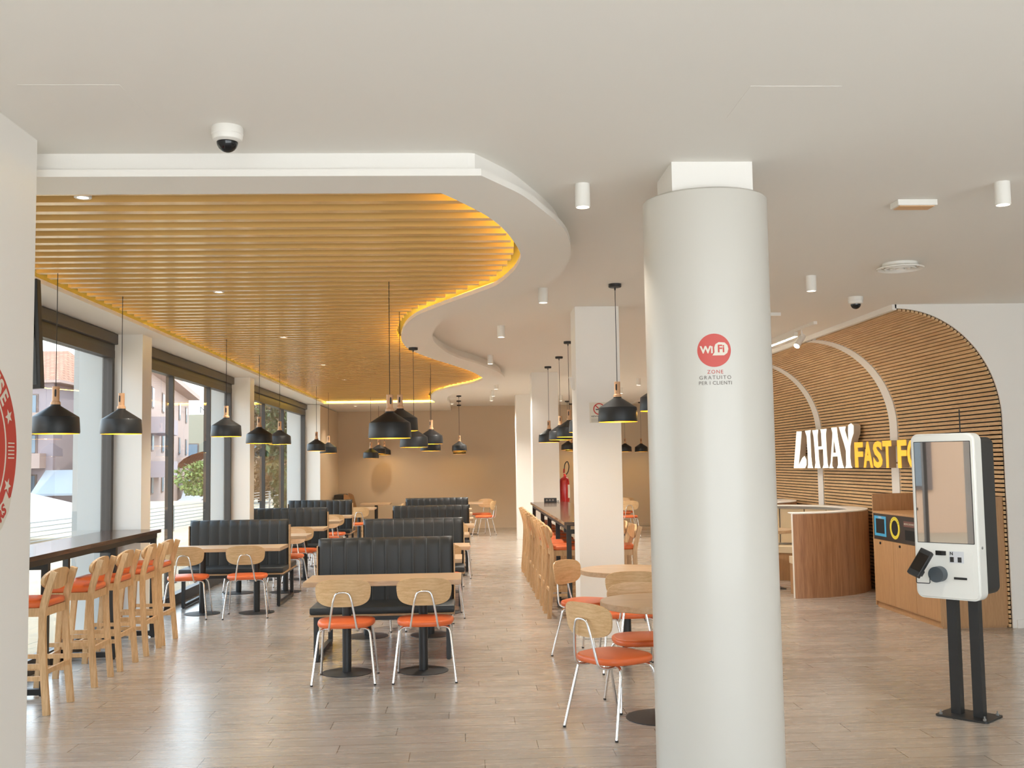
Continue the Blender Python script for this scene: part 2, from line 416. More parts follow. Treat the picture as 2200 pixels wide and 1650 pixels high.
# left rear side wall and return
mk('wall_left', obox(-3.74, -3.35, 24.2, 28.0, 0, SZ), M['tan'], **st)
mk('wall_left', obox(-4.05, -3.74, 24.16, 28.0, -0.12, SZ+0.5), M['outwall'], **st)
mk('wall_left', obox(-3.74, -3.30, 24.16, 24.2, 0, SZ), M['wall'], **st)
# pilasters between windows
for y0, y1 in ((11.08, 11.40), (16.58, 16.90)):
    mk('wall_left', obox(-3.74, -3.35, y0, y1, 0, SZ+0.13), M['wall'], **st)
    mk('wall_left', obox(-4.05, -3.74, y0, y1, -0.12, SZ+0.5), M['outwall'], **st)
mk('wall_left', obox(-4.05, -3.6, 2.3, 2.9, 0, H), M['wall'], **st)
mk('wall_left', obox(-3.7, -2.3, 2.3, 2.5, 0, H), M['wall'], **st)
# low rear ceiling
mk('trim_1', obox(-3.74, -0.36, 23.95, 28.0, 3.12, H), M['ceil'], **st)
mk('baseboard_back', obox(-3.35, 5.4, 27.985, 28.0, 0, 0.07), M['tan'], **st)

# curved soffit band
k = 1.0219
outer = [(-0.02, 4.929), (0.092, 4.932), (0.208, 5.125), (0.31, 5.308), (0.425, 5.598), (0.559, 5.968), (0.645, 6.321), (0.706, 6.762), (0.725, 7.079), (0.706, 7.612), (0.637, 7.969), (0.507, 8.38), (0.343, 8.808), (0.164, 9.169), (-0.047, 9.588), (-0.212, 10.084), (-0.309, 10.789), (-0.339, 11.433), (-0.314, 12.019), (-0.207, 12.944), (-0.026, 13.777), (0.196, 14.45), (0.457, 15.501), (0.607, 16.429), (0.656, 17.359), (0.568, 18.268), (0.316, 18.9), (0.06, 19.55), (-0.191, 20.433), (-0.336, 21.549), (-0.371, 22.486), (-0.35, 23.43)]
inner = [(-0.108, 5.255), (-0.02, 5.418), (0.13, 5.742), (0.231, 6.056), (0.313, 6.419), (0.371, 6.766), (0.386, 7.0), (0.376, 7.25), (0.35, 7.522), (0.26, 8.015), (0.121, 8.361), (-0.073, 8.785), (-0.253, 9.199), (-0.439, 9.684), (-0.575, 10.331), (-0.671, 11.237), (-0.687, 11.938), (-0.641, 12.581), (-0.43, 13.61), (-0.133, 14.687), (0.129, 15.775), (0.279, 16.742), (0.283, 17.304), (0.113, 18.088), (-0.21, 18.924), (-0.492, 19.851), (-0.648, 20.902), (-0.716, 22.2), (-0.66, 23.1)]
outer = [(x*k, y*k) for x, y in outer]; inner = [(x*k, y*k) for x, y in inner]
oc = [(p.x, p.y) for p in smooth_path([(x, y, 0) for x, y in outer[1:]], 4)]
ic = [(p.x, p.y) for p in smooth_path([(x, y, 0) for x, y in inner], 4)]
YF, YI, XS, YB = 4.93*k, 5.255*k, -3.17, 23.9
def offset(path, d):
    out = []
    for i, p in enumerate(path):
        a = path[max(0, i-1)]; b = path[min(len(path)-1, i+1)]; t = Vector((b[0]-a[0], b[1]-a[1])); t.normalize()
        out.append((p[0]-t.y*d, p[1]+t.x*d))
    return out
ring = [(-3.95, YF)]+oc+[(oc[-1][0], 24.0), (-3.95, 24.0), (-3.95, YI+0.0)]
# band with a hole: build as outer loop walked back along the inner loop
loop_in = [(XS, YI)]+ic+[(ic[-1][0], YB), (XS, YB)]
def band():
    bm = B()
    pts = [(-3.95, YF)]+oc+[(oc[-1][0], 24.0)]+[(-3.95, 24.0)]
    # split in two polygons (front/right part and left/back part) so that there is no hole
    right = [(XS, YF)]+oc+[(oc[-1][0], 24.0), (ic[-1][0], 24.0), (ic[-1][0], YB)]+ic[::-1]+[(XS, YI)]
    prism(bm, right, SZ, SZ+0.035)
    prism(bm, [(-3.95, YF), (XS, YF), (XS, 24.0), (-3.95, 24.0)], SZ, SZ+0.035)
    prism(bm, [(XS, YB), (ic[-1][0], YB), (ic[-1][0], 24.0), (XS, 24.0)], SZ, SZ+0.035)
    return mk('trim_2', bm, M['ceil'], **st)
band()
ris = offset(oc, 0.06)
ris[0] = (0.03, YF+0.06)
bm = B(); rl = [(-3.95, YF+0.06)]+ris+[(ris[-1][0], 24.0)]
ri2 = offset(rl, 0.03)
for i in range(len(rl)-1):
    a, b, c, d = rl[i], rl[i+1], ri2[i+1], ri2[i]
    prism(bm, [a, b, c, d], SZ+0.035, H)
mk('trim_3', bm, M['wall'], **st)
# dark lid above the baffles, shade of the gaps put into its colour
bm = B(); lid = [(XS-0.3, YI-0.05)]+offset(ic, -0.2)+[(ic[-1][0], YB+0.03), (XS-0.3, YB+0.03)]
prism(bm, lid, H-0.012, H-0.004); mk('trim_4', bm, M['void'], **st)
# baffles
def inner_x(y):
    for a, b in zip(ic, ic[1:]):
        if a[1] <= y <= b[1]: return a[0]+(b[0]-a[0])*(y-a[1])/(b[1]-a[1])
    return ic[0][0]+0.2 if y < ic[0][1] else ic[-1][0]
bm = B(); y = 5.50; i = 0
while y < YB-0.05:
    xr = inner_x(min(y+0.03, YB)) - 0.045
    if y < ic[0][1]+0.1: xr = 0.0
    box(bm, XS+0.04, xr, y, y+0.066, 3.145, 3.212)
    y += 0.2075
slats = mk('slatted_ceiling', bm, M['slat'], label='golden slatted ceiling of parallel bars inside the wavy white border', cat='ceiling panel')
# amber led strip on top of the border
def led(name, pts, label, lm='led'):
    bm = B(); tube(bm, [(p[0], p[1], 3.150) for p in pts], 0.009, 6)
    return mk(name, bm, M[lm], label=label, cat='light strip')
led('led_strip', offset(ic, -0.13), 'amber light strip glowing along the wavy inner edge of the ceiling border')
led('led_strip', [(XS-0.16, 5.5), (XS-0.16, 23.8)], 'amber light strip glowing above the window side edge of the slatted ceiling', 'led_soft')
led('led_strip', [(XS+0.05, YB-0.02), (ic[-1][0]-0.02, YB-0.02)], 'amber light strip along the far end of the slatted ceiling')

# pillars
def pillar(n, x0, x1, y0, y1, label):
    return mk('square_pillar', obox(x0, x1, y0, y1, 0, H, bev=0.004), M['wall'], label=label, cat='pillar', group='square white pillars')
pillar(0, 1.095, 1.53, 10.25, 10.68, 'square cream pillar with the no smoking notice, nearest of the square pillars')
pillar(1, 1.135, 1.585, 17.75, 18.18, 'square cream pillar behind the far end of the dark bar table')
pillar(2, 1.14, 1.62, 23.5, 23.93, 'square pillar beside the tan back wall, farthest from the camera')
rc = empty('round_column', (1.285, 5.46, 0), label='large glossy white round column with a wifi sticker in the foreground', cat='column')
R_C = 0.325
bm = olathe([(0, 0), (R_C, 0), (R_C, 3.06), (R_C-0.012, 3.07), (0, 3.07)], 96); mk('column_cladding', bm, M['gloss_white'], rc, smooth=True)
mk('capital', obox(-0.2095, 0.2095, -0.2, 0.2, 3.07, H), M['wall'], rc)
# wifi sticker wrapped round the column
wang = math.atan2(-5.46, -1.285)+0.089
def on_col(v, R=R_C+0.0012):
    a = wang + v.x/R_C
    rr = R+v.z
    return Vector((rr*math.cos(a), rr*math.sin(a), v.y))
dec = empty('wifi_sticker', (1.285, 5.46, 0), label='round red wifi sticker with lettering below it on the white column', cat='sticker')
def disc_me(r, n=48, hole=0):
    bm = B()
    rs = [r*(1-j/8) for j in range(8)]
    rings = [[bm.verts.new((q*math.cos(2*PI*i/n), q*math.sin(2*PI*i/n), 0)) for i in range(n)] for q in rs]
    c = bm.verts.new((0, 0, 0))
    for a, b in zip(rings, rings[1:]):
        for i in range(n): bm.faces.new((a[i], a[(i+1) % n], b[(i+1) % n], b[i]))
    for i in range(n): bm.faces.new((rings[-1][i], rings[-1][(i+1) % n], c))
    me = bpy.data.meshes.new('d'); bm.to_mesh(me); bm.free(); return me
WZ = 2.242
T = Matrix.Translation
link_mesh('red_disc', disc_me(0.083), M['wifired'], T((0, WZ, 0)), dec, on_col)
bub = [(0.002, -0.026), (0.048, -0.026), (0.064, -0.014), (0.070, 0.006), (0.066, 0.024), (0.052, 0.038), (0.022, 0.040), (0.006, 0.030), (0.0, 0.014), (0.001, -0.010), (-0.010, -0.026)]
link_mesh('speech_bubble', outline_mesh([bub], 0.0005, 'b'), M['cream_print'], T((0, WZ, 0.0008)), dec, on_col)
link_mesh('lettering', text_mesh('Wi', 0.049, 0.0005, 0.002), M['cream_print'], T((-0.037, WZ+0.002, 0.0008)), dec, on_col, label='cream letters Wi')
link_mesh('lettering', text_mesh('Fi', 0.052, 0.0005, 0.0015), M['wifired'], T((0.033, WZ+0.006, 0.0016)), dec, on_col, label='red letters Fi in the bubble')
link_mesh('lettering', text_mesh('ZONE', 0.026, 0.0005, 0, spacing=1.2), M['wifired'], T((0.002, WZ-0.108, 0.0004)), dec, on_col, label='red word ZONE')
link_mesh('lettering', text_mesh('GRATUITO', 0.0265, 0.0005, 0, spacing=1.28), M['grey_print'], T((0.002, WZ-0.136, 0.0004)), dec, on_col, label='grey word GRATUITO')
link_mesh('lettering', text_mesh('PER I CLIENTI', 0.0255, 0.0005, 0, spacing=1.08), M['grey_print'], T((0.002, WZ-0.163, 0.0004)), dec, on_col, label='grey words PER I CLIENTI')

# ------------------------------------------------------------------ windows on the left
def window(n, y0, y1, mull):
    r = empty('window_%d' % n, (WX, y0, 0), **st); L = y1-y0
    f = B()
    box(f, -0.05, 0.05, 0, L, 0, 0.13); box(f, -0.05, 0.05, 0, L, 2.93, 3.0)
    for a in (0.0, L-0.07): box(f, -0.05, 0.05, a, a+0.07, 0.1302, 2.9298)
    for a in mull: box(f, -0.06, 0.035, a-y0-0.021, a-y0+0.021, 0.1302, 2.9298)
    mk('window_frame', f, M['darkframe'], r)
    b = B(); box(b, -0.03, 0.10, 0.03, L-0.04, 2.985, 3.095, bev=0.01); mk('blind_box', b, M['frame'], r)
    b = B(); box(b, -0.052, 0.052, -0.001, L+0.001, 2.85, 2.93); mk('head_rail', b, M['frame'], r)
    e = [y0+0.07]+sorted(mull)+[y1-0.07]
    for a, c in zip(e, e[1:]):
        g = B(); box(g, -0.006, 0.006, a-y0+0.034, c-y0-0.034, 0.13, 2.85); mk('pane', g, M['glass'], r)
window(1, 2.9, 11.06, [4.95, 7.0, 8.98])
window(2, 11.42, 16.56, [13.35, 15.27])
window(3, 16.92, 24.14, [19.4, 21.4])
# glazed front behind the camera
r = empty('window_4', (0, -1.5, 0), **st); f = B()
box(f, -2.3, 8.2, -0.06, 0.06, 0, 0.2); box(f, -2.3, 8.2, -0.06, 0.06, 3.05, H)
for x in (-2.2, -1.95, 0.8, 3.6, 6.4, 8.1): box(f, x-0.08, x+0.08, -0.06, 0.06, 0.2, 3.05)
box(f, -2.1, 8.1, -0.04, 0.04, 1.02, 1.10)
mk('window_frame', f, M['frame'], r)

# ------------------------------------------------------------------ dining chair
def chair_fn():
    t = empty('dining_chair', cat='chair')
    # seat: slightly wider at front
    out = [(x*(1+0.06*y/0.22), y) for x, y in superell(0.45, 0.42, 2.9, 40)]
    mk('seat', pad(B(), out, 0.432, 0.478, 0.019, 0.008, (0, -0.02)), M['orange'], t, smooth=True, auto=60)
    o2 = [(x*(1-0.10*(0.105-y)/0.21), y) for x, y in superell(0.45, 0.215, 3.2, 44)]
    fn = lambda u, v, d: Vector((u, -0.262-d+0.95*u*u-0.12*v, 0.712+v))
    mk('backrest', plate(B(), o2, 0.011, fn), M['oak'], t, smooth=True, auto=50)
    bm = B()
    hp = [(-0.112, 0.06, 0.418), (-0.112, -0.19, 0.412), (-0.108, -0.245, 0.428), (-0.098, -0.262, 0.50), (-0.072, -0.284, 0.655), (-0.05, -0.288, 0.714), (0.0, -0.289, 0.722)]
    hp = round_path(hp+[(-p[0], p[1], p[2]) for p in hp[-2::-1]], 0.045, 4)
    tube(bm, hp, 0.0085, 8); mk('back_hoop', bm, M['chrome'], t, smooth=True, auto=60)
    bm = B(); tube(bm, [(-0.15, -0.10, 0.424), (0.15, -0.10, 0.424)], 0.008, 6); tube(bm, [(-0.15, 0.08, 0.424), (0.15, 0.08, 0.424)], 0.008, 6)
    mk('under_frame', bm, M['chrome'], t, smooth=True)
    for sx in (-1, 1):
        for sy, ty, fy in ((-1, -0.14, -0.235), (1, 0.12, 0.225)):
            bm = B(); fx = 0.245 if sy < 0 else 0.232
            p = round_path([(sx*0.10, ty*0.75, 0.421), (sx*0.198, ty, 0.421), (sx*fx, fy, 0.008)], 0.05, 5)
            tube(bm, p, 0.0095, 8); leg = mk('leg', bm, M['chrome'], t, smooth=True, auto=60)
            mk('foot_cap', ocyl((sx*fx, fy), 0.0105, 0, 0.012, 8), M['black'], leg)
    return t
chair = Maker(chair_fn)

# ------------------------------------------------------------------ bar stool
def stool_fn():
    t = empty('bar_stool', cat='stool')
    out = superell(0.40, 0.40, 6, 32)
    mk('seat', pad(B(), out, 0.735, 0.785, 0.02, 0.008, (0, 0.0)), M['orange'], t, smooth=True, auto=60)
    bm = B(); box(bm, -0.19, 0.19, -0.19, -0.165, 0.675, 0.735); box(bm, -0.18, 0.18, 0.16, 0.185, 0.675, 0.735)
    box(bm, -0.19, -0.165, -0.165, 0.16, 0.675, 0.735); box(bm, 0.165, 0.19, -0.165, 0.16, 0.675, 0.735); mk('apron', bm, M['stoolwood'], t)
    fn = lambda u, v, d: Vector((u, -0.222+d+0.55*u*u-0.10*v, 0.925+v))
    o2 = [(x, y*(1-0.25*(abs(x)/0.22)**2)) for x, y in superell(0.44, 0.15, 2.8, 40)]
    mk('backrest', plate(B(), o2, 0.022, fn), M['stoolwood'], t, smooth=True, auto=50)
    for s in (-1, 1):
        bm = B(); tube(bm, smooth_path([(s*0.207, -0.225, 0), (s*0.203, -0.195, 0.35), (s*0.195, -0.180, 0.66), (s*0.185, -0.196, 0.80), (s*0.172, -0.250, 0.985)], 3), 0, rect=(0.03, 0.046)); mk('leg', bm, M['stoolwood'], t, smooth=True, auto=30)
        bm = B(); tube(bm, [(s*0.205, 0.215, 0), (s*0.172, 0.165, 0.735)], 0, rect=(0.034, 0.044)); mk('leg', bm, M['stoolwood'], t)
        for z in (0.25, 0.335):
            mk('stretcher', obox(s*0.197-0.009, s*0.197+0.009, -0.185, 0.185, z-0.016, z+0.016), M['stoolwood'], t)
    mk('stretcher', obox(-0.19, 0.19, -0.212, -0.194, 0.275, 0.31), M['stoolwood'], t)
    mk('stretcher', obox(-0.185, 0.185, 0.178, 0.20, 0.20, 0.235), M['stoolwood'], t)
    return t
stool = Maker(stool_fn)

# ------------------------------------------------------------------ double sided booth bench
def bench_fn():
    W = 1.24; t = empty('booth_bench', cat='bench')
    for s in (-1, 1):
        bm = B(); x = s*0.575
        for yy in (-0.485, 0.485): box(bm, x-0.02, x+0.02, yy-0.02, yy+0.02, 0.012, 0.39)
        box(bm, x-0.0195, x+0.0195, -0.465, 0.465, 0.014, 0.052); box(bm, x-0.0195, x+0.0195, -0.465, 0.465, 0.352, 0.39)
        leg = mk('leg', bm, M['black'], t)
        for yy in (-0.485, 0.485): mk('leg_foot', ocyl((x, yy), 0.016, 0, 0.014, 10), M['black'], leg)
    for yy in (-0.485, 0.485): mk('cross_rail', obox(-0.555, 0.555, yy-0.02, yy+0.02, 0.352, 0.39), M['black'], t)
    mk('seat_board', obox(-W/2-0.01, W/2+0.01, -0.52, 0.52, 0.39, 0.408), M['ply'], t)
    for s in (-1, 1):
        bm = B(); box(bm, -W/2-0.012, W/2+0.012, min(s*0.06, s*0.53), max(s*0.06, s*0.53), 0.408, 0.472, bev=0.022); mk('seat_cushion', bm, M['leather'], t, smooth=True, auto=50)
    for s in (-1, 1):
        mk('side_panel', obox(min(s*(W/2), s*(W/2+0.012)), max(s*(W/2), s*(W/2+0.012)), -0.05, 0.05, 0.408, 0.965), M['ply'], t)
    # channelled back
    bm = B(); N = 10; K = 10; zs = [0.46, 0.70, 0.95, 1.0, 1.025, 1.035]; ins = [0, 0, 0, 0.012, 0.03, 0.058]
    for s in (-1, 1):
        g = []
        for z, i_ in zip(zs, ins):
            row = []
            for a in range(N*K+1):
                u = a/(N*K); bul = 0.013*(abs(math.sin(PI*u*N))**0.32)
                e = 0.0
                ed = min(u, 1-u)*W
                if ed < 0.03: e = 0.02*(1-ed/0.03)
                row.append(bm.verts.new((-W/2+u*W, s*max(0.0, (0.048+bul-i_-e)), z)))
            g.append(row)
        for r0, r1 in zip(g, g[1:]):
            for a in range(N*K): bm.faces.new((r0[a], r0[a+1], r1[a+1], r1[a]))
        if s == -1: g0 = g
    for end in (0, -1):
        for j in range(len(zs)-1): bm.faces.new((g0[j][end], g0[j+1][end], g[j+1][end], g[j][end]))
    for a in range(N*K): bm.faces.new((g0[-1][a], g0[-1][a+1], g[-1][a+1], g[-1][a]))
    bk = mk('backrest', bm, M['leather'], t, smooth=True, auto=70)
    bm = B()
    for s in (-1, 1):
        for j in range(1, N):
            x = -W/2+W*j/N; tube(bm, [(x, s*0.051, 0.47), (x, s*0.051, 0.965), (x, s*0.030, 1.02)], 0.0035, 5)
    mk('piping', bm, M['piping'], bk)
    return t
bench = Maker(bench_fn)

# ------------------------------------------------------------------ tables
def booth_table_fn():
    t = empty('booth_table', cat='table')
    mk('tabletop', obox(-0.635, 0.635, -0.275, 0.275, 0.73, 0.77, bev=0.003), M['top'], t)
    for s in (-1, 1):
        p = mk('pedestal', ocyl((s*0.315, 0), 0.037, 0.006, 0.73, 20), M['black'], t, smooth=True)
        mk('base_plate', olathe([(0, 0), (0.205, 0), (0.205, 0.005), (0.05, 0.012), (0, 0.012)], 40, (s*0.315, 0, 0)), M['black'], p, smooth=True)
        mk('mounting_plate', obox(s*0.315-0.12, s*0.315+0.12, -0.12, 0.12, 0.722, 0.73), M['black'], p)
    return t
booth_table = Maker(booth_table_fn)
def round_table_fn():
    t = empty('round_table', cat='table')
    mk('tabletop', olathe([(0, 0.73), (0.387, 0.73), (0.39, 0.733), (0.39, 0.767), (0.387, 0.77), (0, 0.77)], 64), M['top'], t, smooth=True, auto=30)
    p = mk('pedestal', ocyl((0, 0), 0.04, 0.006, 0.73, 20), M['black'], t, smooth=True)
    mk('base_plate', olathe([(0, 0), (0.235, 0), (0.235, 0.005), (0.05, 0.012), (0, 0.012)], 48), M['black'], p, smooth=True)
    return t
round_table = Maker(round_table_fn)
def cafe_table_fn():
    t = empty('cafe_table', cat='table')
    mk('tabletop', obox(-0.36, 0.36, -0.36, 0.36, 0.73, 0.77, bev=0.003), M['top'], t)
    p = mk('pedestal', ocyl((0, 0), 0.04, 0.006, 0.73, 20), M['black'], t, smooth=True)
    mk('base_plate', olathe([(0, 0), (0.22, 0), (0.22, 0.005), (0, 0.012)], 40), M['black'], p, smooth=True)
    return t
cafe_table = Maker(cafe_table_fn)

CH = 'dining chairs with orange seats'
ords = ['nearest', 'second', 'third', 'farthest']
def row(XC, ys, side, rname, first_front_only_jitter):
    n = len(ys)
    for i, y in enumerate(ys):
        w_ = ['first', 'second', 'third', 'fourth'][i]
        bench((XC[i], y, 0), 0, 'black double sided booth bench, %s from the camera in the %s row' % (w_, rname), 'black booth benches')
        XT = XC[i]+(0.06 if side == 'c' else 0.09)
        booth_table((XT, y-0.98, 0), 0, 'oak booth table in front of the %s bench of the %s row' % (w_, rname), 'oak booth tables')
        if i < n-1 or side == 'c':
            booth_table((XT, y+(0.86 if i == 0 and side == 'c' else 1.0), 0), 0, 'oak booth table behind the %s bench of the %s row' % (w_, rname), 'oak booth tables')
        for s, nm in ((-1, 'left'), (1, 'right')):
            jx, jr = first_front_only_jitter.get((i, s), (random.uniform(-.03, .03), random.uniform(-.08, .08)))
            cy = y-0.98-0.29
            chair((XT+s*0.315+jx, cy, 0), jr, '%s orange seat chair at the table in front of the %s %s row bench' % (nm, w_, rname), CH)
            if i < n-1 and not (side == 'c' and s == -9):
                chair((XT+s*0.315+random.uniform(-.03, .03), y+1.0+0.30, 0), PI+random.uniform(-.1, .1), '%s orange seat chair at the table behind the %s %s row bench' % (nm, w_, rname), CH)
row([-0.74, -0.655, -0.57, -0.575], [9.85, 13.25, 17.3, 21.1], 'c', 'centre', {(0, -1): (0.03, 0.0), (0, 1): (0.03, 0.0)})
row([-2.87, -2.85, -2.85], [13.6, 17.2, 20.9], 'w', 'window', {(0, -1): (-0.09, 0.06), (0, 1): (-0.05, 0.10)})

# ------------------------------------------------------------------ bar tables and stools
def bar_table(name, x0, x1, y0, y1, zt, legs, label, rail='x'):
    t = empty(name, ((x0+x1)/2, (y0+y1)/2, 0), label=label, cat='bar table', group='high dark bar tables')
    cx, cy = (x0+x1)/2, (y0+y1)/2
    mk('tabletop', obox(x0-cx, x1-cx, y0-cy, y1-cy, zt-0.035, zt, bev=0.002), M['bar'], t)
    bm = B()
    for a in (x0+0.03, x1-0.07): box(bm, a-cx, a-cx+0.04, y0-cy+0.04, y1-cy-0.04, zt-0.085, zt-0.035)
    mk('apron_rail', bm, M['black'], t)
    for ly in legs:
        bm = B(); 
        for a in (x0+0.03, x1-0.08): box(bm, a-cx, a-cx+0.05, ly-cy-0.025, ly-cy+0.025, 0.012, zt-0.085)
        box(bm, x0+0.08-cx, x1-0.08-cx, ly-cy-0.024, ly-cy+0.024, 0.02, 0.065); box(bm, x0+0.08-cx, x1-0.08-cx, ly-cy-0.024, ly-cy+0.024, zt-0.13, zt-0.085)
        g = mk('leg_frame', bm, M['black'], t)
        for a in (x0+0.055, x1-0.055): mk('levelling_foot', ocyl((a-cx, ly-cy), 0.02, 0, 0.014, 10), M['black'], g)
bar_table('bar_table', -3.66, -3.13, 5.2, 11.04, 1.08, [5.6, 8.2, 9.75, 10.96], 'long dark bar table along the window at the left')
bar_table('bar_table', 1.05, 1.66, 11.3, 17.2, 1.06, [11.39, 12.765, 14.025, 15.285, 17.14], 'long dark bar table running back from behind the square pillar')
LS = 'wooden bar stools'
for i, (y, nm) in enumerate(zip((7.82, 8.72, 9.36, 10.07, 10.63), ('nearest the camera', 'second from the camera', 'middle one of five', 'second from the far end', 'at the far end beside the booth table'))):
    stool((-3.15, y, 0), PI/2+(-0.03, 0.03, 0.0, 0.02, -0.02)[i], 'blond wood stool at the window bar, '+nm, LS)
pos = ['closest to the square pillar', 'second from the near end', 'third from the near end', 'fourth from the near end', 'middle of the nine', 'fourth from the far end', 'third from the far end', 'second from the far end', 'at the far end']
for i in range(9):
    stool((1.115, 11.82+i*0.63, 0), -PI/2+random.uniform(-.03, .03), 'blond wood stool on aisle side of inner bar, '+pos[i], LS)
for i in range(3):
    stool((1.66, 11.75+i*0.68, 0), PI/2+random.uniform(-.04, .04), 'blond wood stool on right side of inner bar, %s from its near end' % ('first', 'second', 'third')[i], LS)
ps = empty('power_socket_box', (1.36, 17.0, 1.06), label='black tabletop socket box on the far end of the inner bar table', cat='socket box')
mk('housing', obox(-0.10, 0.10, -0.03, 0.03, 0, 0.07, bev=0.006), M['black'], ps)
for i in range(3):
    bm = ocyl((0, 0), 0.016, 0, 0.002, 16); bm.transform(T((-0.06+i*0.05, -0.030, 0.036)) @ Matrix.Rotation(PI/2, 4, 'X')); mk('socket', bm, M['grey_print'], ps)
bm = B(); tube(bm, round_path([(0.10, 0, 0.02), (0.135, 0, 0.03), (0.14, 0.03, 0.006), (0.11, 0.06, 0.005)], 0.02), 0.004, 6); mk('cable', bm, M['black'], ps, smooth=True)

# ------------------------------------------------------------------ round tables front right
round_table((1.28, 7.08, 0), 0, 'round oak table partly behind the white column, nearest round table', 'round oak tables')
round_table((1.375, 9.17, 0), 0, 'round oak table in front of the square pillar, farther round table', 'round oak tables')
def facing(dx, dy): return math.atan2(-dx, dy)
chair((0.95, 6.83, 0), facing(0.82, 0.57), 'orange seat chair with its back to the aisle, largest one beside the round column', CH)
chair((1.24, 7.43, 0), facing(0.08, -1), 'orange seat chair facing the camera behind the nearest round table', CH)
chair((1.33, 8.76, 0), facing(0, 1), 'orange seat chair with its back to the camera at the farther round table', CH)
chair((1.08, 9.42, 0), facing(0.75, -0.62), 'orange seat chair showing its inner oak back at the farther round table by the stools', CH)

# ------------------------------------------------------------------ furniture at the far end
cafe_table((-2.35, 23.4, 0), 0, 'square oak table at the far left behind the window row benches', 'far cafe tables')
cafe_table((-2.2, 26.1, 0), 0, 'square oak table next to the corner sofa', 'far cafe tables')
cafe_table((0.05, 25.7, 0), 0, 'square oak table by the tan back wall right of the last centre bench', 'far cafe tables')
chair((-2.3, 22.75, 0), 0.15, 'orange seat chair on the near side of the far left square table', CH)
chair((-1.72, 23.35, 0), facing(-1, 0.1), 'orange seat chair seen from the side right of the far left square table', CH)
chair((-1.70, 24.2, 0), facing(-1, -0.15), 'orange seat chair seen from the side behind the far left square table', CH)
chair((-1.55, 26.2, 0), facing(-1, 0), 'orange seat chair right of the table next to the corner sofa', CH)
chair((0.42, 25.05, 0), facing(-0.95, 0.3), 'orange seat chair turned sideways in the open aisle near the back wall', CH)
chair((0.38, 26.25, 0), facing(-0.5, -0.85), 'orange seat chair behind the table by the back wall', CH)
sf = empty('corner_sofa', (-2.98, 27.2, 0), label='dark booth sofa with rounded tan side panel in the far left corner', cat='sofa')
def sofa():
    pts = [(-0.08, 0), (0.18, 0), (0.18, 0.45), (0.06, 0.92), (0.02, 0.96), (-0.04, 0.98), (-0.08, 0.98)]
    for y in (-0.52, 0.5):
        bm = tri_prism(pts, 0, 0.02); bm.transform(Matrix(((1, 0, 0, 0), (0, 0, 1, y), (0, 1, 0, 0), (0, 0, 0, 1)))); mk('side_panel', bm, M['cab'], sf)
    mk('backrest', obox(-0.32, -0.085, -0.51, 0.5, 0.4, 0.97, bev=0.02), M['leather'], sf)
    mk('seat_cushion', obox(-0.12, 0.22, -0.5, 0.5, 0.38, 0.47, bev=0.02), M['leather'], sf)
    mk('plinth', obox(-0.30, 0.15, -0.5, 0.5, 0, 0.38), M['cab'], sf)
sofa()
# group seen between the pillar and the column
round_table((3.62, 24.55, 0), 0, 'round oak table far right seen between the square pillar and the white column', 'round oak tables')
cafe_table((3.45, 26.6, 0), 0, 'square oak table against the back wall right of the square pillars', 'far cafe tables')
chair((3.66, 23.85, 0), facing(0, 1), 'orange seat chair with its back to the camera in the gap beside the white column', CH)
chair((3.12, 24.7, 0), facing(1, 0), 'orange seat chair seen from the side in the gap beside the square pillar', CH)
chair((3.75, 25.4, 0), facing(-0.1, -1), 'orange seat chair facing the camera behind the far right round table', CH)
chair((3.1, 26.1, 0), facing(0.2, 1), 'orange seat chair in front of the square table by the back wall', CH)
chair((3.9, 26.1, 0), facing(-0.1, 1), 'orange seat chair nearest the slatted wall by the back wall table', CH)

# ------------------------------------------------------------------ pendant lamps
def pendant_fn():
    t = empty('pendant_lamp', cat='pendant lamp')
    prof = [(0.166, 0.0), (0.170, 0.012), (0.163, 0.118), (0.160, 0.124), (0.036, 0.204), (0.034, 0.214), (0.0, 0.214)]
    mk('lamp_shade', olathe(prof, 48), M['shade'], t, smooth=True, auto=25)
    mk('shade_lining', olathe([(0.1655, 0.0005), (0.1665, 0.012), (0.1595, 0.116), (0.033, 0.199), (0, 0.199)], 48), M['gold'], t, smooth=True, auto=25)
    # turned wood neck with oval slot
    bm = olathe([(0, 0.208), (0.033, 0.208), (0.035, 0.218), (0.033, 0.232), (0.0255, 0.240), (0.0255, 0.345), (0.0, 0.345)], 32)
    nk = mk('wood_neck', bm, M['lampwood'], t, smooth=True, auto=30)
    bm = outline_mesh([[(x, y) for x, y in superell(0.013, 0.055, 4, 20)]], 0.004, 's')
    o = link_mesh('neck_slot', bm, M['black'], T((-0.0110, -0.0232, 0.297)) @ Matrix.Rotation(math.radians(-25), 4, 'Z') @ Matrix.Rotation(PI/2, 4, 'X'), nk)
    mk('bulb', olathe([(0, 0.07), (0.02, 0.078), (0.03, 0.10), (0.026, 0.125), (0.015, 0.15), (0.013, 0.19), (0, 0.19)], 20), M['bulb'], t, smooth=True)
    return t
pend = Maker(pendant_fn)
CEIL_C, SLAT_C = H, 3.17
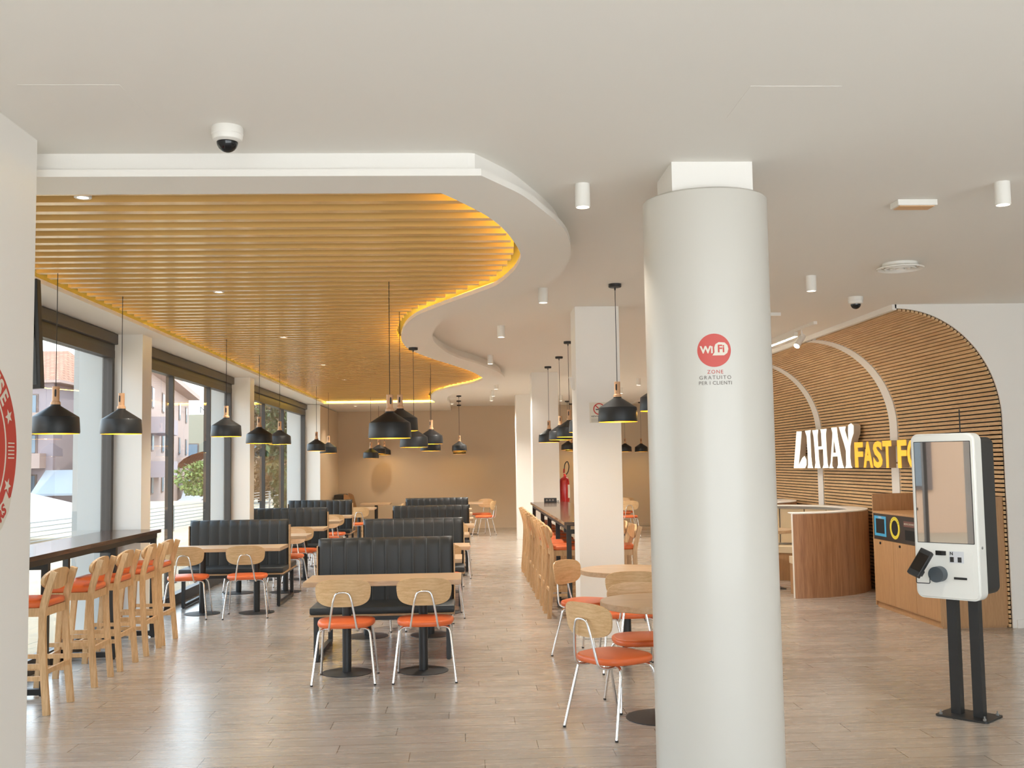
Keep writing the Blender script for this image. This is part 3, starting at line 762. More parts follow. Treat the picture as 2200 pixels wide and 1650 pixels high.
lamps = [(-2.98, 7.80, 1.963, 's', 'first from the left, half hidden by the near wall'), (-2.90, 9.02, 1.995, 's', 'second from the left, in front of the first window pilaster'),
 (-2.68, 11.95, 2.045, 's', 'over the end of the window bar, in front of the middle window'), (-2.66, 13.75, 2.002, 's', 'over the first window row bench'),
 (-2.79, 16.0, 2.035, 's', 'partly behind its neighbour in front of the third window'), (-2.69, 19.2, 1.972, 's', 'small in front of the last white window pilaster'),
 (-2.71, 21.05, 1.949, 's', 'small beside the tan side wall at the left'), (-0.593, 8.352, 1.909, 's', 'largest one over the nearest centre table'),
 (-0.615, 10.05, 2.02, 's', 'directly behind and right of the largest centre one'), (-0.610, 12.6, 1.905, 'b', 'hanging from the white ceiling border in the centre cluster'),
 (-0.487, 15.2, 1.99, 's', 'upper of two at the right edge of the centre cluster'), (-0.575, 17.6, 1.922, 's', 'lower one peeking out at the right edge of the centre cluster'),
 (-0.130, 23.6, 1.987, 'c', 'front of three lined up before the back wall'), (-0.143, 25.5, 1.983, 'l', 'middle of three lined up before the back wall'), (-0.150, 27.3, 1.96, 'l', 'rear of three lined up before the back wall'),
 (-2.02, 22.7, 1.848, 's', 'leftmost and lowest of three small ones before the back wall'), (-2.07, 25.4, 1.972, 'n', 'middle of three small ones before the back wall'), (-2.10, 27.5, 1.962, 'n', 'right of three small ones before the back wall'),
 (1.335, 16.7, 2.018, 'c', 'far left one over the inner bar table'), (1.375, 15.15, 2.022, 'c', 'second from the left over the inner bar table'), (1.32, 13.25, 2.017, 'c', 'third from the left over the inner bar table'),
 (1.32, 11.64, 2.028, 'c', 'mostly hidden behind the square pillar over the inner bar table'), (2.56, 26.2, 2.007, 'l', 'small dark one above the fire extinguisher'), (2.78, 27.4, 1.99, 'l', 'small one half hidden by the second square pillar'),
 (1.31, 8.96, 2.037, 'c', 'large single one in front of the no smoking notice'), (4.10, 26.9, 1.945, 'l', 'small one right of the nearest square pillar'), (4.55, 27.1, 1.94, 'l', 'small one cut off by the white column on its left side'),
 (1.72, 9.25, 2.14, 'c', 'sliver showing at the upper left edge of the white column')]
for i, (x, y, z, kind, lab) in enumerate(lamps):
    o = pend((x, y, z), 0.35+random.uniform(-0.5, 0.5), 'black pendant lamp, '+lab, 'black pendant lamps')
    top = {'s': 3.15, 'b': SZ, 'c': H, 'n': 3.12, 'l': 3.12 if x < -0.4 else H}[kind]
    if kind == 's':
        top = 3.212
    bm = B(); tube(bm, [(0, 0, 0.34), (0, 0, top-z-0.0005)], 0.003, 6); mk('cord', bm, M['black'], o)
    if kind not in 'sn':
        mk('canopy', olathe([(0, 0), (0.055, 0), (0.055, -0.026), (0.05, -0.03), (0.008, -0.03), (0.006, -0.055), (0, -0.055)], 28, (0, 0, top-z)), M['black'], o, smooth=True, auto=30)
    l = add_light('bulb_light', 'POINT', (0, 0, 0.03), PEND_W, (1.0, 0.76, 0.30), shadow_soft_size=0.03); l.parent = o

# ------------------------------------------------------------------ ceiling fittings
def downlight_fn():
    t = empty('ceiling_spotlight', cat='ceiling light')
    mk('body', olathe([(0, 0), (0.042, 0), (0.042, -0.13), (0.036, -0.13), (0.036, -0.118), (0, -0.118)], 32), M['plastic'], t, smooth=True, auto=30)
    mk('lens', olathe([(0, -0.119), (0.0355, -0.119), (0.0355, -0.121), (0, -0.121)], 24), M['lens'], t)
    return t
downl = Maker(downlight_fn)
dls = [(0.664, 5.69, 'nearest, left of the white column top'), (3.03, 5.68, 'at the right edge of the picture'), (2.92, 8.63, 'right of the white column'), (0.70, 9.15, 'peeking out under the soffit curve right of the golden slats'),
       (0.415, 11.65, 'below the second bend of the soffit'), (0.368, 14.8, 'near the third bend of the soffit'), (0.60, 17.7, 'partly hidden behind the soffit'), (0.60, 19.9, 'third from the far end beside the pillars'),
       (0.60, 22.0, 'second from the far end beside the pillars'), (0.60, 23.6, 'farthest, beside the pillars'), (3.22, 19.3, 'between the square pillar and column'), (3.24, 21.6, 'behind the one in the gap beside the column'), (3.05, 11.9, 'added fill over the aisle in front of the round booths'), (3.1, 15.6, 'added fill over the aisle beside the round booths'), (2.2, 24.0, 'added fill near the low rear ceiling')]  # booth aisle and low rear spots are added to brighten the deep room
for x, y, lab in dls:
    o = downl((x, y, H), 0, 'white cylinder ceiling spotlight, '+lab, 'white cylinder spotlights')
    l = add_light('spot_light', 'SPOT', (0, 0, -0.135), SPOT_W*(1.5 if y < 10 else 6.5), (1, 0.95, 0.87), spot_size=math.radians(100 if y < 10 else 132), spot_blend=0.6, shadow_soft_size=0.035); l.parent = o
def recess_fn():
    t = empty('recessed_spotlight', cat='ceiling light')
    mk('bezel', olathe([(0.030, 0), (0.045, 0), (0.045, 0.03), (0.030, 0.03)], 28), M['plastic'], t, smooth=True, auto=30)
    mk('lens', olathe([(0, 0.006), (0.031, 0.006), (0.031, 0.010), (0, 0.010)], 24), M['lens'], t)
    return t
rec = Maker(recess_fn)
wd = ['nearest the camera', 'second', 'third', 'fourth', 'fifth', 'sixth']
for i, y in enumerate((5.64, 8.755, 11.87, 15.19, 17.88, 20.995)):
    o = rec((-2.03, y, 3.152), 0, 'small round spotlight between the golden slats, %s in its row' % wd[i], 'spotlights in the slatted ceiling')
    l = add_light('spot_light', 'SPOT', (0, 0, -0.01), SPOT_W*(1 if y < 6 else 3.2), (1, 0.92, 0.78), spot_size=math.radians(115), spot_blend=0.6, shadow_soft_size=0.03); l.parent = o
for i, (x, y, lab) in enumerate(((-1.9, 26.6, 'at the far left before the tan wall'), (-0.3, 24.9, 'added fill above the rear centre benches'), (-2.6, 25.2, 'added fill near the corner sofa'))):  # bench and sofa spots are added to brighten the back zone
    o = rec((x, y, 3.105), 0, 'small round spotlight in the low rear ceiling, '+lab, 'spotlights in the rear ceiling')
    l = add_light('spot_light', 'SPOT', (0, 0, -0.01), SPOT_W*1.1, (1, 0.84, 0.62), spot_size=math.radians(125), spot_blend=0.7, shadow_soft_size=0.03); l.parent = o
def dome(loc, s, label):
    t = empty('security_camera', loc, label=label, cat='security camera', group='dome security cameras')
    mk('housing', olathe([(0, 0), (0.062*s, 0), (0.064*s, -0.004), (0.064*s, -0.030*s), (0.061*s, -0.034*s), (0.062*s, -0.042*s), (0.058*s, -0.054*s), (0.044*s, -0.062*s), (0, -0.062*s)], 40), M['plastic'], t, smooth=True, auto=35)
    mk('smoked_dome', olathe([(0.043*s, -0.061*s)]+[(0.043*s*math.cos(a), -0.061*s-0.043*s*math.sin(a)) for a in [PI/2*i/8 for i in range(1, 9)]], 32), M['domeglass'], t, smooth=True)
dome((-1.055, 4.70, H), 1.1, 'white dome security camera on the ceiling in front of the soffit at the left')
dome((3.74, 9.80, H), 1.12, 'white dome security camera on the ceiling near the slatted arch')
for nm, x0, x1, y0, y1 in (('left', -1.76, -1.36, 4.16, 4.57), ('right', 1.19, 1.57, 4.17, 4.57)):
    mk('access_panel', obox(x0, x1, y0, y1, H-0.0012, H-0.0002), M['ceil'], label='flush square ceiling access panel at the upper '+nm, cat='access panel')
em = empty('emergency_light', (2.71, 6.11, H), label='flat white rectangular emergency light on the ceiling', cat='emergency light')
mk('housing', obox(-0.12, 0.12, -0.06, 0.06, -0.035, 0, bev=0.004), M['plastic'], em)
mk('diffuser', obox(-0.105, 0.105, -0.048, 0.048, -0.04, -0.035), mat('amber_diffuser', S(220, 180, 140), 0.3), em)
vt = empty('air_vent', (3.46, 8.10, H), label='round white air diffuser on the ceiling above the kiosk', cat='air vent')
mk('vent_collar', ocyl((0, 0), 0.135, -0.022, 0, 40), M['plastic'], vt, smooth=True)
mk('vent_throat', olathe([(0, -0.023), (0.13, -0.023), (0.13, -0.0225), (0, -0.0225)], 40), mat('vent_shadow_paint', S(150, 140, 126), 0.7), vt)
for r0, r1 in ((0.180, 0.145), (0.122, 0.098), (0.078, 0.054), (0.034, 0.001)):
    mk('vent_ring', olathe([(r1, -0.030), (r0-0.008, -0.048), (r0, -0.044), (r0, -0.038), (r1, -0.024), (r1, -0.030)], 48), M['plastic'], vt, smooth=True, auto=30)
tr = empty('track_light', (3.93, 12.5, H), label='white ceiling track with a glowing tube and tilted spotlight near the arch', cat='track light')
mk('rail', obox(-0.02, 0.02, -0.98, 3.0, -0.035, 0), M['plastic'], tr)
bm = B(); box(bm, -0.022, 0.022, -0.28, 2.2, -0.085, -0.035); ho = mk('linear_lamp', bm, M['plastic'], tr); mk('glowing_tube', obox(-0.016, 0.016, -0.27, 2.19, -0.09, -0.085), M['tube'], ho)
mk('stem', obox(-0.008, 0.008, -0.5, -0.48, -0.11, -0.035), M['plastic'], tr)
hd = B(); cyl(hd, (0, 0), 0.038, -0.1, 0.08, 28); rot = T((0.0, -0.42, -0.15)) @ Matrix.Rotation(math.radians(38), 4, 'Y') @ Matrix.Rotation(math.radians(-25), 4, 'X'); hd.transform(rot)
h = mk('spot_head', hd, M['plastic'], tr, smooth=True); hd = B(); cyl(hd, (0, 0), 0.033, -0.102, -0.1, 24); hd.transform(rot); mk('spot_lens', hd, M['lens'], h)
tr2 = mk('ceiling_track', obox(2.9, 3.32, 10.8, 10.84, H-0.035, H), M['plastic'], label='short white ceiling track end beside the white column', cat='track')
pr = empty('loudspeaker_sensor', (1.095, 10.42, 2.47), label='small white wedge shaped detector on the left face of the square pillar', cat='detector')
pr.name = 'wall_detector'
bm = tri_prism([(0, -0.06), (0, 0.07), (-0.055, 0.075), (-0.03, -0.04)], -0.03, 0.03); bm.transform(Matrix(((1, 0, 0, 0), (0, 0, 1, 0), (0, 1, 0, 0), (0, 0, 0, 1)))); mk('detector_body', bm, M['plastic'], pr)

# ------------------------------------------------------------------ notices and extinguisher
ns = empty('no_smoking_sign', (1.315, 10.248, 2.18), label='no smoking notice with red ring on the nearest square pillar, partly behind a lamp', cat='sign')
RX = Matrix.Rotation(PI/2, 4, 'X')
mk('sign_plate', obox(-0.095, 0.095, -0.002, 0.002, -0.1, 0.1), M['cream_print'], ns)
def ringpts(r, n=40): return [(r*math.cos(2*PI*i/n), r*math.sin(2*PI*i/n)) for i in range(n)]
link_mesh('red_ring', outline_mesh([ringpts(0.058), ringpts(0.047)], 0.001, 'r'), M['red'], T((0, -0.003, 0.035)) @ RX, ns)
mk('slash', obox(-0.05, 0.05, -0.0042, -0.0036, -0.005, 0.005, mtx=T((0, 0, 0.035)) @ Matrix.Rotation(PI/4, 4, 'Y')), M['red'], ns)
mk('cigarette', obox(-0.034, 0.034, -0.0036, -0.003, 0.025, 0.034), M['black'], ns)
bm = B(); tube(bm, [(0.02, -0.0033, 0.04), (0.012, -0.0033, 0.05), (0.022, -0.0033, 0.056), (0.015, -0.0033, 0.066)], 0.002, 4); mk('smoke_line', bm, M['black'], ns)
link_mesh('lettering', text_mesh('VIETATO FUMARE', 0.02, 0.0006, 0.0004), M['black'], T((0, -0.003, -0.038)) @ RX, ns)
bm = B()
for i in range(5): box(bm, -0.08, 0.0-0.01*(i % 2), -0.0028, -0.0024, -0.06-i*0.008, -0.058-i*0.008)
mk('fine_print', bm, M['grey_print'], ns)
fe = empty('fire_extinguisher', (1.675, 17.86, 1.02), label='red fire extinguisher with black hose hanging on the second square pillar', cat='fire extinguisher')
mk('cylinder_body', olathe([(0, 0), (0.07, 0), (0.08, 0.012), (0.083, 0.03), (0.083, 0.36), (0.075, 0.395), (0.05, 0.42), (0.022, 0.435), (0.02, 0.45), (0, 0.45)], 32), M['extred'], fe, smooth=True)
mk('valve', obox(-0.02, 0.02, -0.02, 0.02, 0.45, 0.48), M['galv'], fe)
mk('lever', obox(-0.03, 0.01, -0.09, 0.03, 0.48, 0.50, mtx=Matrix.Rotation(0.3, 4, 'X')), M['extred'], fe)
mk('instruction_label', obox(0.05, 0.086, -0.07, -0.055, 0.08, 0.3), M['cream_print'], fe)
bm = B(); tube(bm, smooth_path([(0.02, -0.02, 0.465), (0.06, -0.04, 0.52), (0.075, -0.05, 0.62), (0.05, -0.05, 0.69), (0.01, -0.05, 0.65), (-0.005, -0.05, 0.56)], 5), 0.009, 8); mk('hose', bm, M['black'], fe, smooth=True)
bm = B(); tube(bm, [(-0.005, -0.05, 0.57), (-0.01, -0.04, 0.50)], 0.014, 8); mk('nozzle', bm, M['extred'], fe)
mk('wall_bracket', obox(-0.09, -0.06, -0.02, 0.02, 0.3, 0.4), M['galv'], fe)

# wall logo on the near left wall (faces +X)
lg = empty('wall_logo', (-1.9695, 4.30, 1.785), label='round red wall logo with stars cut off by the left edge of the picture', cat='wall decal')
F = Matrix(((0, 0, 1, 0), (1, 0, 0, 0), (0, 1, 0, 0), (0, 0, 0, 1)))      # xy -> yz
link_mesh('red_disc', outline_mesh([ringpts(0.42, 80)], 0.001, 'r'), M['red'], T((0.0006, 0, 0)) @ F, lg)
link_mesh('cream_ring', outline_mesh([ringpts(0.316, 80), ringpts(0.306, 80)], 0.001, 'r'), M['cream_print'], T((0.0018, 0, 0)) @ F, lg)
def star(r): return [((r if i % 2 == 0 else r*0.42)*math.sin(PI*i/5), (r if i % 2 == 0 else r*0.42)*math.cos(PI*i/5)) for i in range(10)]
for a in (24, -24): link_mesh('star', outline_mesh([star(0.034)], 0.001, 's'), M['cream_print'], T((0.0018, 0.365*math.cos(math.radians(a)), 0.365*math.sin(math.radians(a)))) @ F @ Matrix.Rotation(math.radians(a), 4, 'Z'), lg)
bm = B()
for i in range(5): box(bm, 0.0012, 0.0022, 0.335, 0.395, -0.032+i*0.016, -0.027+i*0.016)
mk('stripes', bm, M['cream_print'], lg)
for ch, a in (('U', 57), ('S', 48), ('E', 39)):
    link_mesh('letter', text_mesh(ch, 0.10, 0.001, 0.003), M['cream_print'], T((0.0018, 0.362*math.cos(math.radians(a)), 0.362*math.sin(math.radians(a)))) @ F @ Matrix.Rotation(math.radians(a-90), 4, 'Z'), lg)
ban = [(0.08, -0.40), (0.12, -0.33), (0.30, -0.235), (0.33, -0.19), (0.36, -0.225), (0.385, -0.215), (0.36, -0.28), (0.30, -0.345), (0.20, -0.40)]
link_mesh('banner', outline_mesh([ban], 0.001, 'b'), M['cream_print'], T((0.0018, -0.01, 0.02)) @ F, lg)
link_mesh('letter', text_mesh('RS', 0.07, 0.001, 0.003), M['red'], T((0.0028, 0.285, -0.265)) @ F @ Matrix.Rotation(math.radians(38), 4, 'Z'), lg)

# television hanging behind the near wall
tv = empty('television', (-2.55, 6.2, 2.49), label='black television seen edge on, hanging behind the near left wall', cat='television')
tm = Matrix.Rotation(math.radians(-3), 4, 'Y')
mk('casing', obox(-0.6, 0.09, -0.03, 0.03, -0.32, 0.32, bev=0.006, mtx=tm), M['black'], tv); mk('screen', obox(-0.58, 0.07, -0.034, -0.03, -0.30, 0.30, mtx=tm), M['screen'], tv)
mk('hanging_bracket', obox(-0.3, -0.24, -0.02, 0.02, 0.30, 0.61), M['black'], tv)

# ------------------------------------------------------------------ curved slatted wall
def arch_panel(y0, y1, label):
    t = empty('slatted_wall_panel', (5.38, (y0+y1)/2, 0), label=label, cat='wall panel', group='arched oak slat panels')
    c = (y0+y1)/2
    # arc length sampling
    path = [(0.0, 0.0), (0.0, 2.06)]
    path = [Vector((0, 0))]+[Vector((a[0]-5.38, a[1])) for a in ARC]
    L = [0]
    for a, b in zip(path, path[1:]): L.append(L[-1]+(b-a).length)
    def pt(s):
        for i in range(len(L)-1):
            if L[i] <= s <= L[i+1]:
                u = (s-L[i])/(L[i+1]-L[i]); d = (path[i+1]-path[i]).normalized(); return path[i].lerp(path[i+1], u), d
        return path[-1], (path[-1]-path[-2]).normalized()
    bm = B(); pitch = 0.0445; s = 0.004
    while s < L[-1]-0.04:
        a, d = pt(s); b, _ = pt(s+0.0315); nrm = Vector((-d.y, d.x))
        o = 0.022
        vs = []
        for yy in (y0-c+0.012, y1-c-0.012):
            for p in (a, b, b+nrm*o, a+nrm*o): vs.append(bm.verts.new((p.x, yy, p.y)))
        for f in ((0, 1, 2, 3), (7, 6, 5, 4), (0, 4, 5, 1), (1, 5, 6, 2), (2, 6, 7, 3), (3, 7, 4, 0)): bm.faces.new([vs[i] for i in f])
        s += pitch
    mk('slats', bm, M['slatwood'], t)
    bm = B(); pr_ = None
    for i in range(81):
        p, d = pt(L[-1]*i/80); nrm = Vector((-d.y, d.x)); row_ = [bm.verts.new((q.x, yy, q.y)) for yy in (y0-c, y1-c) for q in (p, p-nrm*0.015)]
        if pr_:
            for a, b in ((0, 2), (2, 3), (3, 1), (1, 0)): bm.faces.new((pr_[a], pr_[b], row_[b], row_[a]))
        pr_ = row_
    mk('backing_board', bm, M['backing'], t, smooth=True)
arch_panel(10.32, 12.83, 'arched oak slat panel nearest, behind the kiosk and bin cabinet')
arch_panel(13.06, 15.62, 'arched oak slat panel in the middle behind the lit sign')
arch_panel(15.85, 18.45, 'arched oak slat panel farthest visible left of the sign')
arch_panel(18.68, 21.3, 'arched oak slat panel hidden mostly behind the white column')
def rib(y0, y1, n):
    bm = B(); path = [(5.38, 0)]+ARC; pr_ = None
    for i, (x, z) in enumerate(path):
        d = Vector((path[min(i+1, len(path)-1)][0]-path[max(i-1, 0)][0], path[min(i+1, len(path)-1)][1]-path[max(i-1, 0)][1])).normalized(); nrm = Vector((-d.y, d.x))
        if i <= 1: nrm = Vector((-1, 0))
        row_ = [bm.verts.new((q[0], yy, q[1])) for yy in (y0, y1) for q in ((x+nrm.x*0.026, z+nrm.y*0.026), (x-nrm.x*0.04, z-nrm.y*0.04))]
        if pr_:
            for a, b in ((0, 2), (2, 3), (3, 1), (1, 0)): bm.faces.new((pr_[a], pr_[b], row_[b], row_[a]))
        pr_ = row_
    mk('trim_%d' % n, bm, M['wall'], smooth=True, auto=60, **st)
rib(12.83, 13.06, 5); rib(15.62, 15.85, 6); rib(18.45, 18.68, 7)
mk('trim_8', obox(4.30, 4.345, 10.3, 28, 3.175, H), M['wall'], **st)

# lit sign on the slatted wall
sg = empty('shop_sign', (5.2, 14.0, 1.56), label='lit sign of white and yellow raised letters on the slatted wall', cat='sign')
LET = {
 'L': [[(16.34, 2.126), (16.54, 1.55), (16.0, 1.552), (15.92, 1.606), (15.92, 1.679), (16.0, 1.738), (16.11, 1.707), (16.2, 1.652), (16.31, 1.587), (16.21, 1.818), (16.1, 2.121)]],
 'I': [[(15.93, 2.123), (15.67, 2.128), (15.7, 2.062), (15.69, 1.722), (15.66, 1.598), (15.62, 1.553), (15.87, 1.552), (15.83, 1.606), (15.84, 1.813), (15.86, 2.039)]],
 'H': [[(15.59, 2.121), (15.33, 2.122), (15.37, 2.026), (15.36, 1.873), (15.19, 1.875), (15.2, 2.065), (15.23, 2.123), (14.97, 2.123), (15.01, 2.043), (15.0, 1.803), (14.98, 1.616), (14.94, 1.56), (15.19, 1.557), (15.14, 1.607), (15.14, 1.831), (15.35, 1.829), (15.35, 1.72), (15.32, 1.607), (15.29, 1.555), (15.54, 1.554), (15.49, 1.633), (15.51, 1.853), (15.54, 2.031)]],
 'A': [[(14.77, 2.133), (14.55, 2.13), (14.53, 2.004), (14.44, 1.755), (14.37, 1.608), (14.32, 1.56), (14.59, 1.558), (14.54, 1.607), (14.55, 1.723), (14.76, 1.721), (14.79, 1.632), (14.79, 1.59), (14.74, 1.557), (14.91, 1.556), (14.84, 1.632), (14.78, 1.843), (14.72, 2.052)], [(14.68, 1.983), (14.61, 1.775), (14.73, 1.775)]],
 'Y': [[(14.46, 2.131), (14.2, 2.13), (14.24, 2.078), (14.18, 1.995), (14.11, 1.897), (14.11, 1.969), (14.11, 2.074), (14.09, 2.146), (13.99, 2.165), (13.91, 2.131), (13.92, 2.028), (14.0, 1.951), (14.06, 1.856), (14.08, 1.712), (14.06, 1.6), (14.01, 1.564), (14.27, 1.561), (14.23, 1.6), (14.22, 1.794), (14.28, 1.892), (14.38, 2.025)]]}
FS = Matrix(((0, 0, -1, 0), (-1, 0, 0, 0), (0, 1, 0, 0), (0, 0, 0, 1)))    # x -> -Y, y -> Z, z -> -X
def letter(me, face, lab):
    side = link_mesh('letter', me, [M['signside']], FS @ T((0, 0, -0.05)), sg, label=lab)
    return side
def sign_letter(spl, m, lab):
    body = link_mesh('letter', outline_mesh(spl, 0.09, 'l'), M['signside'], T((0.06, 0, 0)) @ FS, sg, label=lab)
    link_mesh('lit_face', outline_mesh(spl, 0.006, 'l'), m, T((0.01, 0, 0)) @ FS, body)
for kx, sp in LET.items():
    sp2 = [[(-(p.x-14.0), p.y-1.56) for p in (smooth_path([(a, b, 0) for a, b in s], 1, True))] for s in sp]
    sign_letter(sp2, M['signwhite'], 'raised white letter '+kx)
def bold(ch, y0, y1, z0, z1):
    me = text_mesh(ch, 1.0, 0.02, 0.035)
    xs = [v.co.x for v in me.vertices]; ys = [v.co.y for v in me.vertices]
    me2 = me.copy()
    def fm(m_, dep, off):
        a, b, c, d = min(xs), max(xs), min(ys), max(ys)
        for v in m_.vertices:
            u = (v.co.x-a)/(b-a); w_ = (v.co.y-c)/(d-c); yy = y0+(y1-y0)*u
            v.co = Vector((off-math.copysign(dep/2, v.co.z), yy-14.0, z0+(z1-z0)*w_-1.56))
    fm(me, 0.09, 0.06); fm(me2, 0.006, 0.01)
    b_ = link_mesh('letter', me, M['signside'], None, sg, label='raised yellow letter '+ch); link_mesh('lit_face', me2, M['signyellow'], None, b_)
zt = 1.905
for ch, a, b in (('F', 13.90, 13.61), ('A', 13.60, 13.28), ('S', 13.26, 12.97), ('T', 12.95, 12.68), ('F', 12.50, 12.24), ('O', 12.22, 11.92), ('O', 11.89, 11.59), ('D', 11.56, 11.28)):
    bold(ch, a, b, 1.568, zt)
bm = B()
for yy in (16.2, 15.75, 15.3, 14.6, 14.1, 13.4, 12.8, 12.3, 11.7): box(bm, 0.105, 0.16, yy-14.01, yy-13.99, 0.06, 0.08)
mk('wall_fixings', bm, M['signside'], sg)

# ------------------------------------------------------------------ bin cabinet
def cabinet():
    t = empty('bin_cabinet', (5.02, 11.18, 0), label='oak waste bin cabinet with dark fascia behind the kiosk', cat='cabinet')
    x0, x1, y0, y1 = -0.34, 0.33, -0.83, 0.83
    mk('plinth', obox(x0+0.02, x1, y0+0.01, y1-0.01, 0, 0.05), M['cab'], t)
    mk('body', obox(x0+0.022, x1, y0+0.02, y1-0.02, 0.05, 0.78), M['cab'], t)
    mk('side_panel', obox(x0, x1+0.01, y0, y0+0.02, 0.02, 1.29), M['cab'], t); mk('side_panel', obox(x0, x1+0.01, y1-0.02, y1, 0.02, 1.285), M['cab'], t)
    mk('back_panel', obox(x1-0.01, x1+0.01, y0+0.02, y1-0.02, 0.78, 1.285), M['cab'], t)
    mk('countertop', obox(x0, x1-0.01, y0+0.02, y1-0.02, 1.065, 1.088), M['cab'], t)
    mk('bin_void', obox(x0+0.02, x1-0.01, y0+0.02, y1-0.02, 0.78, 1.065), M['backing'], t)
    fa = mk('fascia', obox(x0+0.004, x0+0.02, y0+0.02, y1-0.02, 0.775, 1.065), M['panelblack'], t)
    for i, (a, b) in enumerate(((y0+0.02, -0.28), (-0.275, 0.275), (0.28, y1-0.02))):
        d = mk('door', obox(x0, x0+0.02, a, b, 0.07, 0.77), M['cab'], t)
        bm = ocyl((0, 0), 0.014, 0, 0.012, 16); bm.transform(T((x0-0.012, b-0.19, 0.735)) @ Matrix.Rotation(PI/2, 4, 'Y')); mk('lock', bm, M['black'], d)
    # openings
    fx = x0+0.0035
    def sq(w, h): return [(-w/2, -h/2), (w/2, -h/2), (w/2, h/2), (-w/2, h/2)]
    for yy, m, txt in ((0.62, 'blue', 'CARTA'),):
        link_mesh('opening_frame', outline_mesh([sq(0.33, 0.225), sq(0.245, 0.165)], 0.003, 'f'), M[m], T((fx-0.001, yy, 0.925)) @ FS, fa, label='blue frame round a square bin opening')
        link_mesh('lettering', text_mesh(txt, 0.03, 0.001), M['cream_print'], T((fx-0.0035, yy, 1.021)) @ FS, fa)
        mk('opening', obox(fx-0.002, fx, yy-0.12, yy+0.12, 0.845, 1.005), M['backing'], fa)
    def ell(a, b): return [(a*math.cos(2*PI*i/40), b*math.sin(2*PI*i/40)) for i in range(40)]
    yy = 0.215
    link_mesh('opening_frame', outline_mesh([ell(0.132, 0.122), ell(0.09, 0.085)], 0.003, 'f'), M['yellow'], T((fx-0.001, yy, 0.925)) @ FS, fa, label='yellow ring round a round bin opening')
    link_mesh('opening', outline_mesh([ell(0.088, 0.083)], 0.002, 'f'), M['backing'], T((fx-0.001, yy, 0.925)) @ FS, fa)
    for j, ch in enumerate('PLASTICA'):
        a = math.radians(148-j*17); link_mesh('lettering', text_mesh(ch, 0.024, 0.001), M['panelblack'], T((fx-0.0035, yy-0.111*math.cos(a), 0.925+0.103*math.sin(a))) @ FS @ Matrix.Rotation(a-PI/2, 4, 'Z'), fa)
    mk('bin_label', obox(fx-0.002, fx, -0.32, -0.02, 0.955, 1.015), M['maroon'], fa)
    link_mesh('lettering', text_mesh('LIQUIDI E ORGANICO', 0.027, 0.001), M['cream_print'], T((fx-0.003, -0.17, 0.985)) @ FS, fa)
    mk('opening', obox(fx-0.002, fx, -0.29, -0.05, 0.815, 0.92), M['backing'], fa)
cabinet()

# ------------------------------------------------------------------ round booth sofas
def booth(cx, cy, R, label):
    t = empty('round_booth', (cx, cy, 0), label=label, cat='booth', group='round booths')
    def arc(bm, r0, r1, z0, z1, a0=-93, a1=93, n=48, wavy=0):
        pr_ = None; rows = []
        for i in range(n+1):
            a = math.radians(a0+(a1-a0)*i/n)
            row_ = [bm.verts.new((r*math.cos(a), r*math.sin(a), z)) for r, z in ((r0, z0), (r1, z0), (r1, z1), (r0, z1))]; rows.append(row_)
            if pr_:
                for k_ in range(4): bm.faces.new((pr_[k_], pr_[(k_+1) % 4], row_[(k_+1) % 4], row_[k_]))
            pr_ = row_
        bm.faces.new(rows[0]); bm.faces.new(rows[-1][::-1])
    bm = B(); arc(bm, R-0.03, R, 0, 1.02); mk('outer_shell', bm, M['planks'], t, smooth=True, auto=30)
    bm = B(); arc(bm, R-0.26, R-0.002, 1.022, 1.035); mk('top_cap', bm, M['wall'], t, smooth=True, auto=30)
    bm = B(); arc(bm, R-0.10, R-0.031, 0.0, 1.02); mk('inner_shell', bm, M['wall'], t, smooth=True, auto=30)
    bm = B(); arc(bm, R-0.50, R-0.101, 0.0, 0.38, -88, 88); mk('seat_plinth', bm, M['cab'], t, smooth=True, auto=30)
    bm = B(); arc(bm, R-0.52, R-0.101, 0.382, 0.47, -88, 88); mk('seat_cushion', bm, M['cream'], t, smooth=True, auto=30)
    for i in range(9):
        a0 = -84+i*18.8; bm = B(); arc(bm, R-0.18, R-0.103, 0.50, 0.98, a0, a0+17.8, 8); mk('back_cushion', bm, M['cream'], t, smooth=True, auto=50)
booth(4.07, 14.08, 1.27, 'round booth clad in vertical oak boards beside the bin cabinet')
booth(4.05, 17.0, 1.27, 'round booth farther back, only its rim visible above the nearer one')
bt = empty('booth_pedestal_table', (3.95, 13.95, 0), label='oak table on a black square post inside the nearer round booth', cat='table')
mk('tabletop', olathe([(0, 0.73), (0.40, 0.73), (0.40, 0.77), (0, 0.77)], 48), M['top'], bt, smooth=True, auto=30)
mk('pedestal', obox(-0.045, 0.045, -0.045, 0.045, 0.01, 0.73), M['black'], bt); mk('base_plate', obox(-0.22, 0.22, -0.22, 0.22, 0, 0.01), M['black'], bt)
chair((3.36, 13.55, 0), facing(1, 0.25), 'orange seat chair at the opening of the nearer round booth, almost hidden by the column', CH)

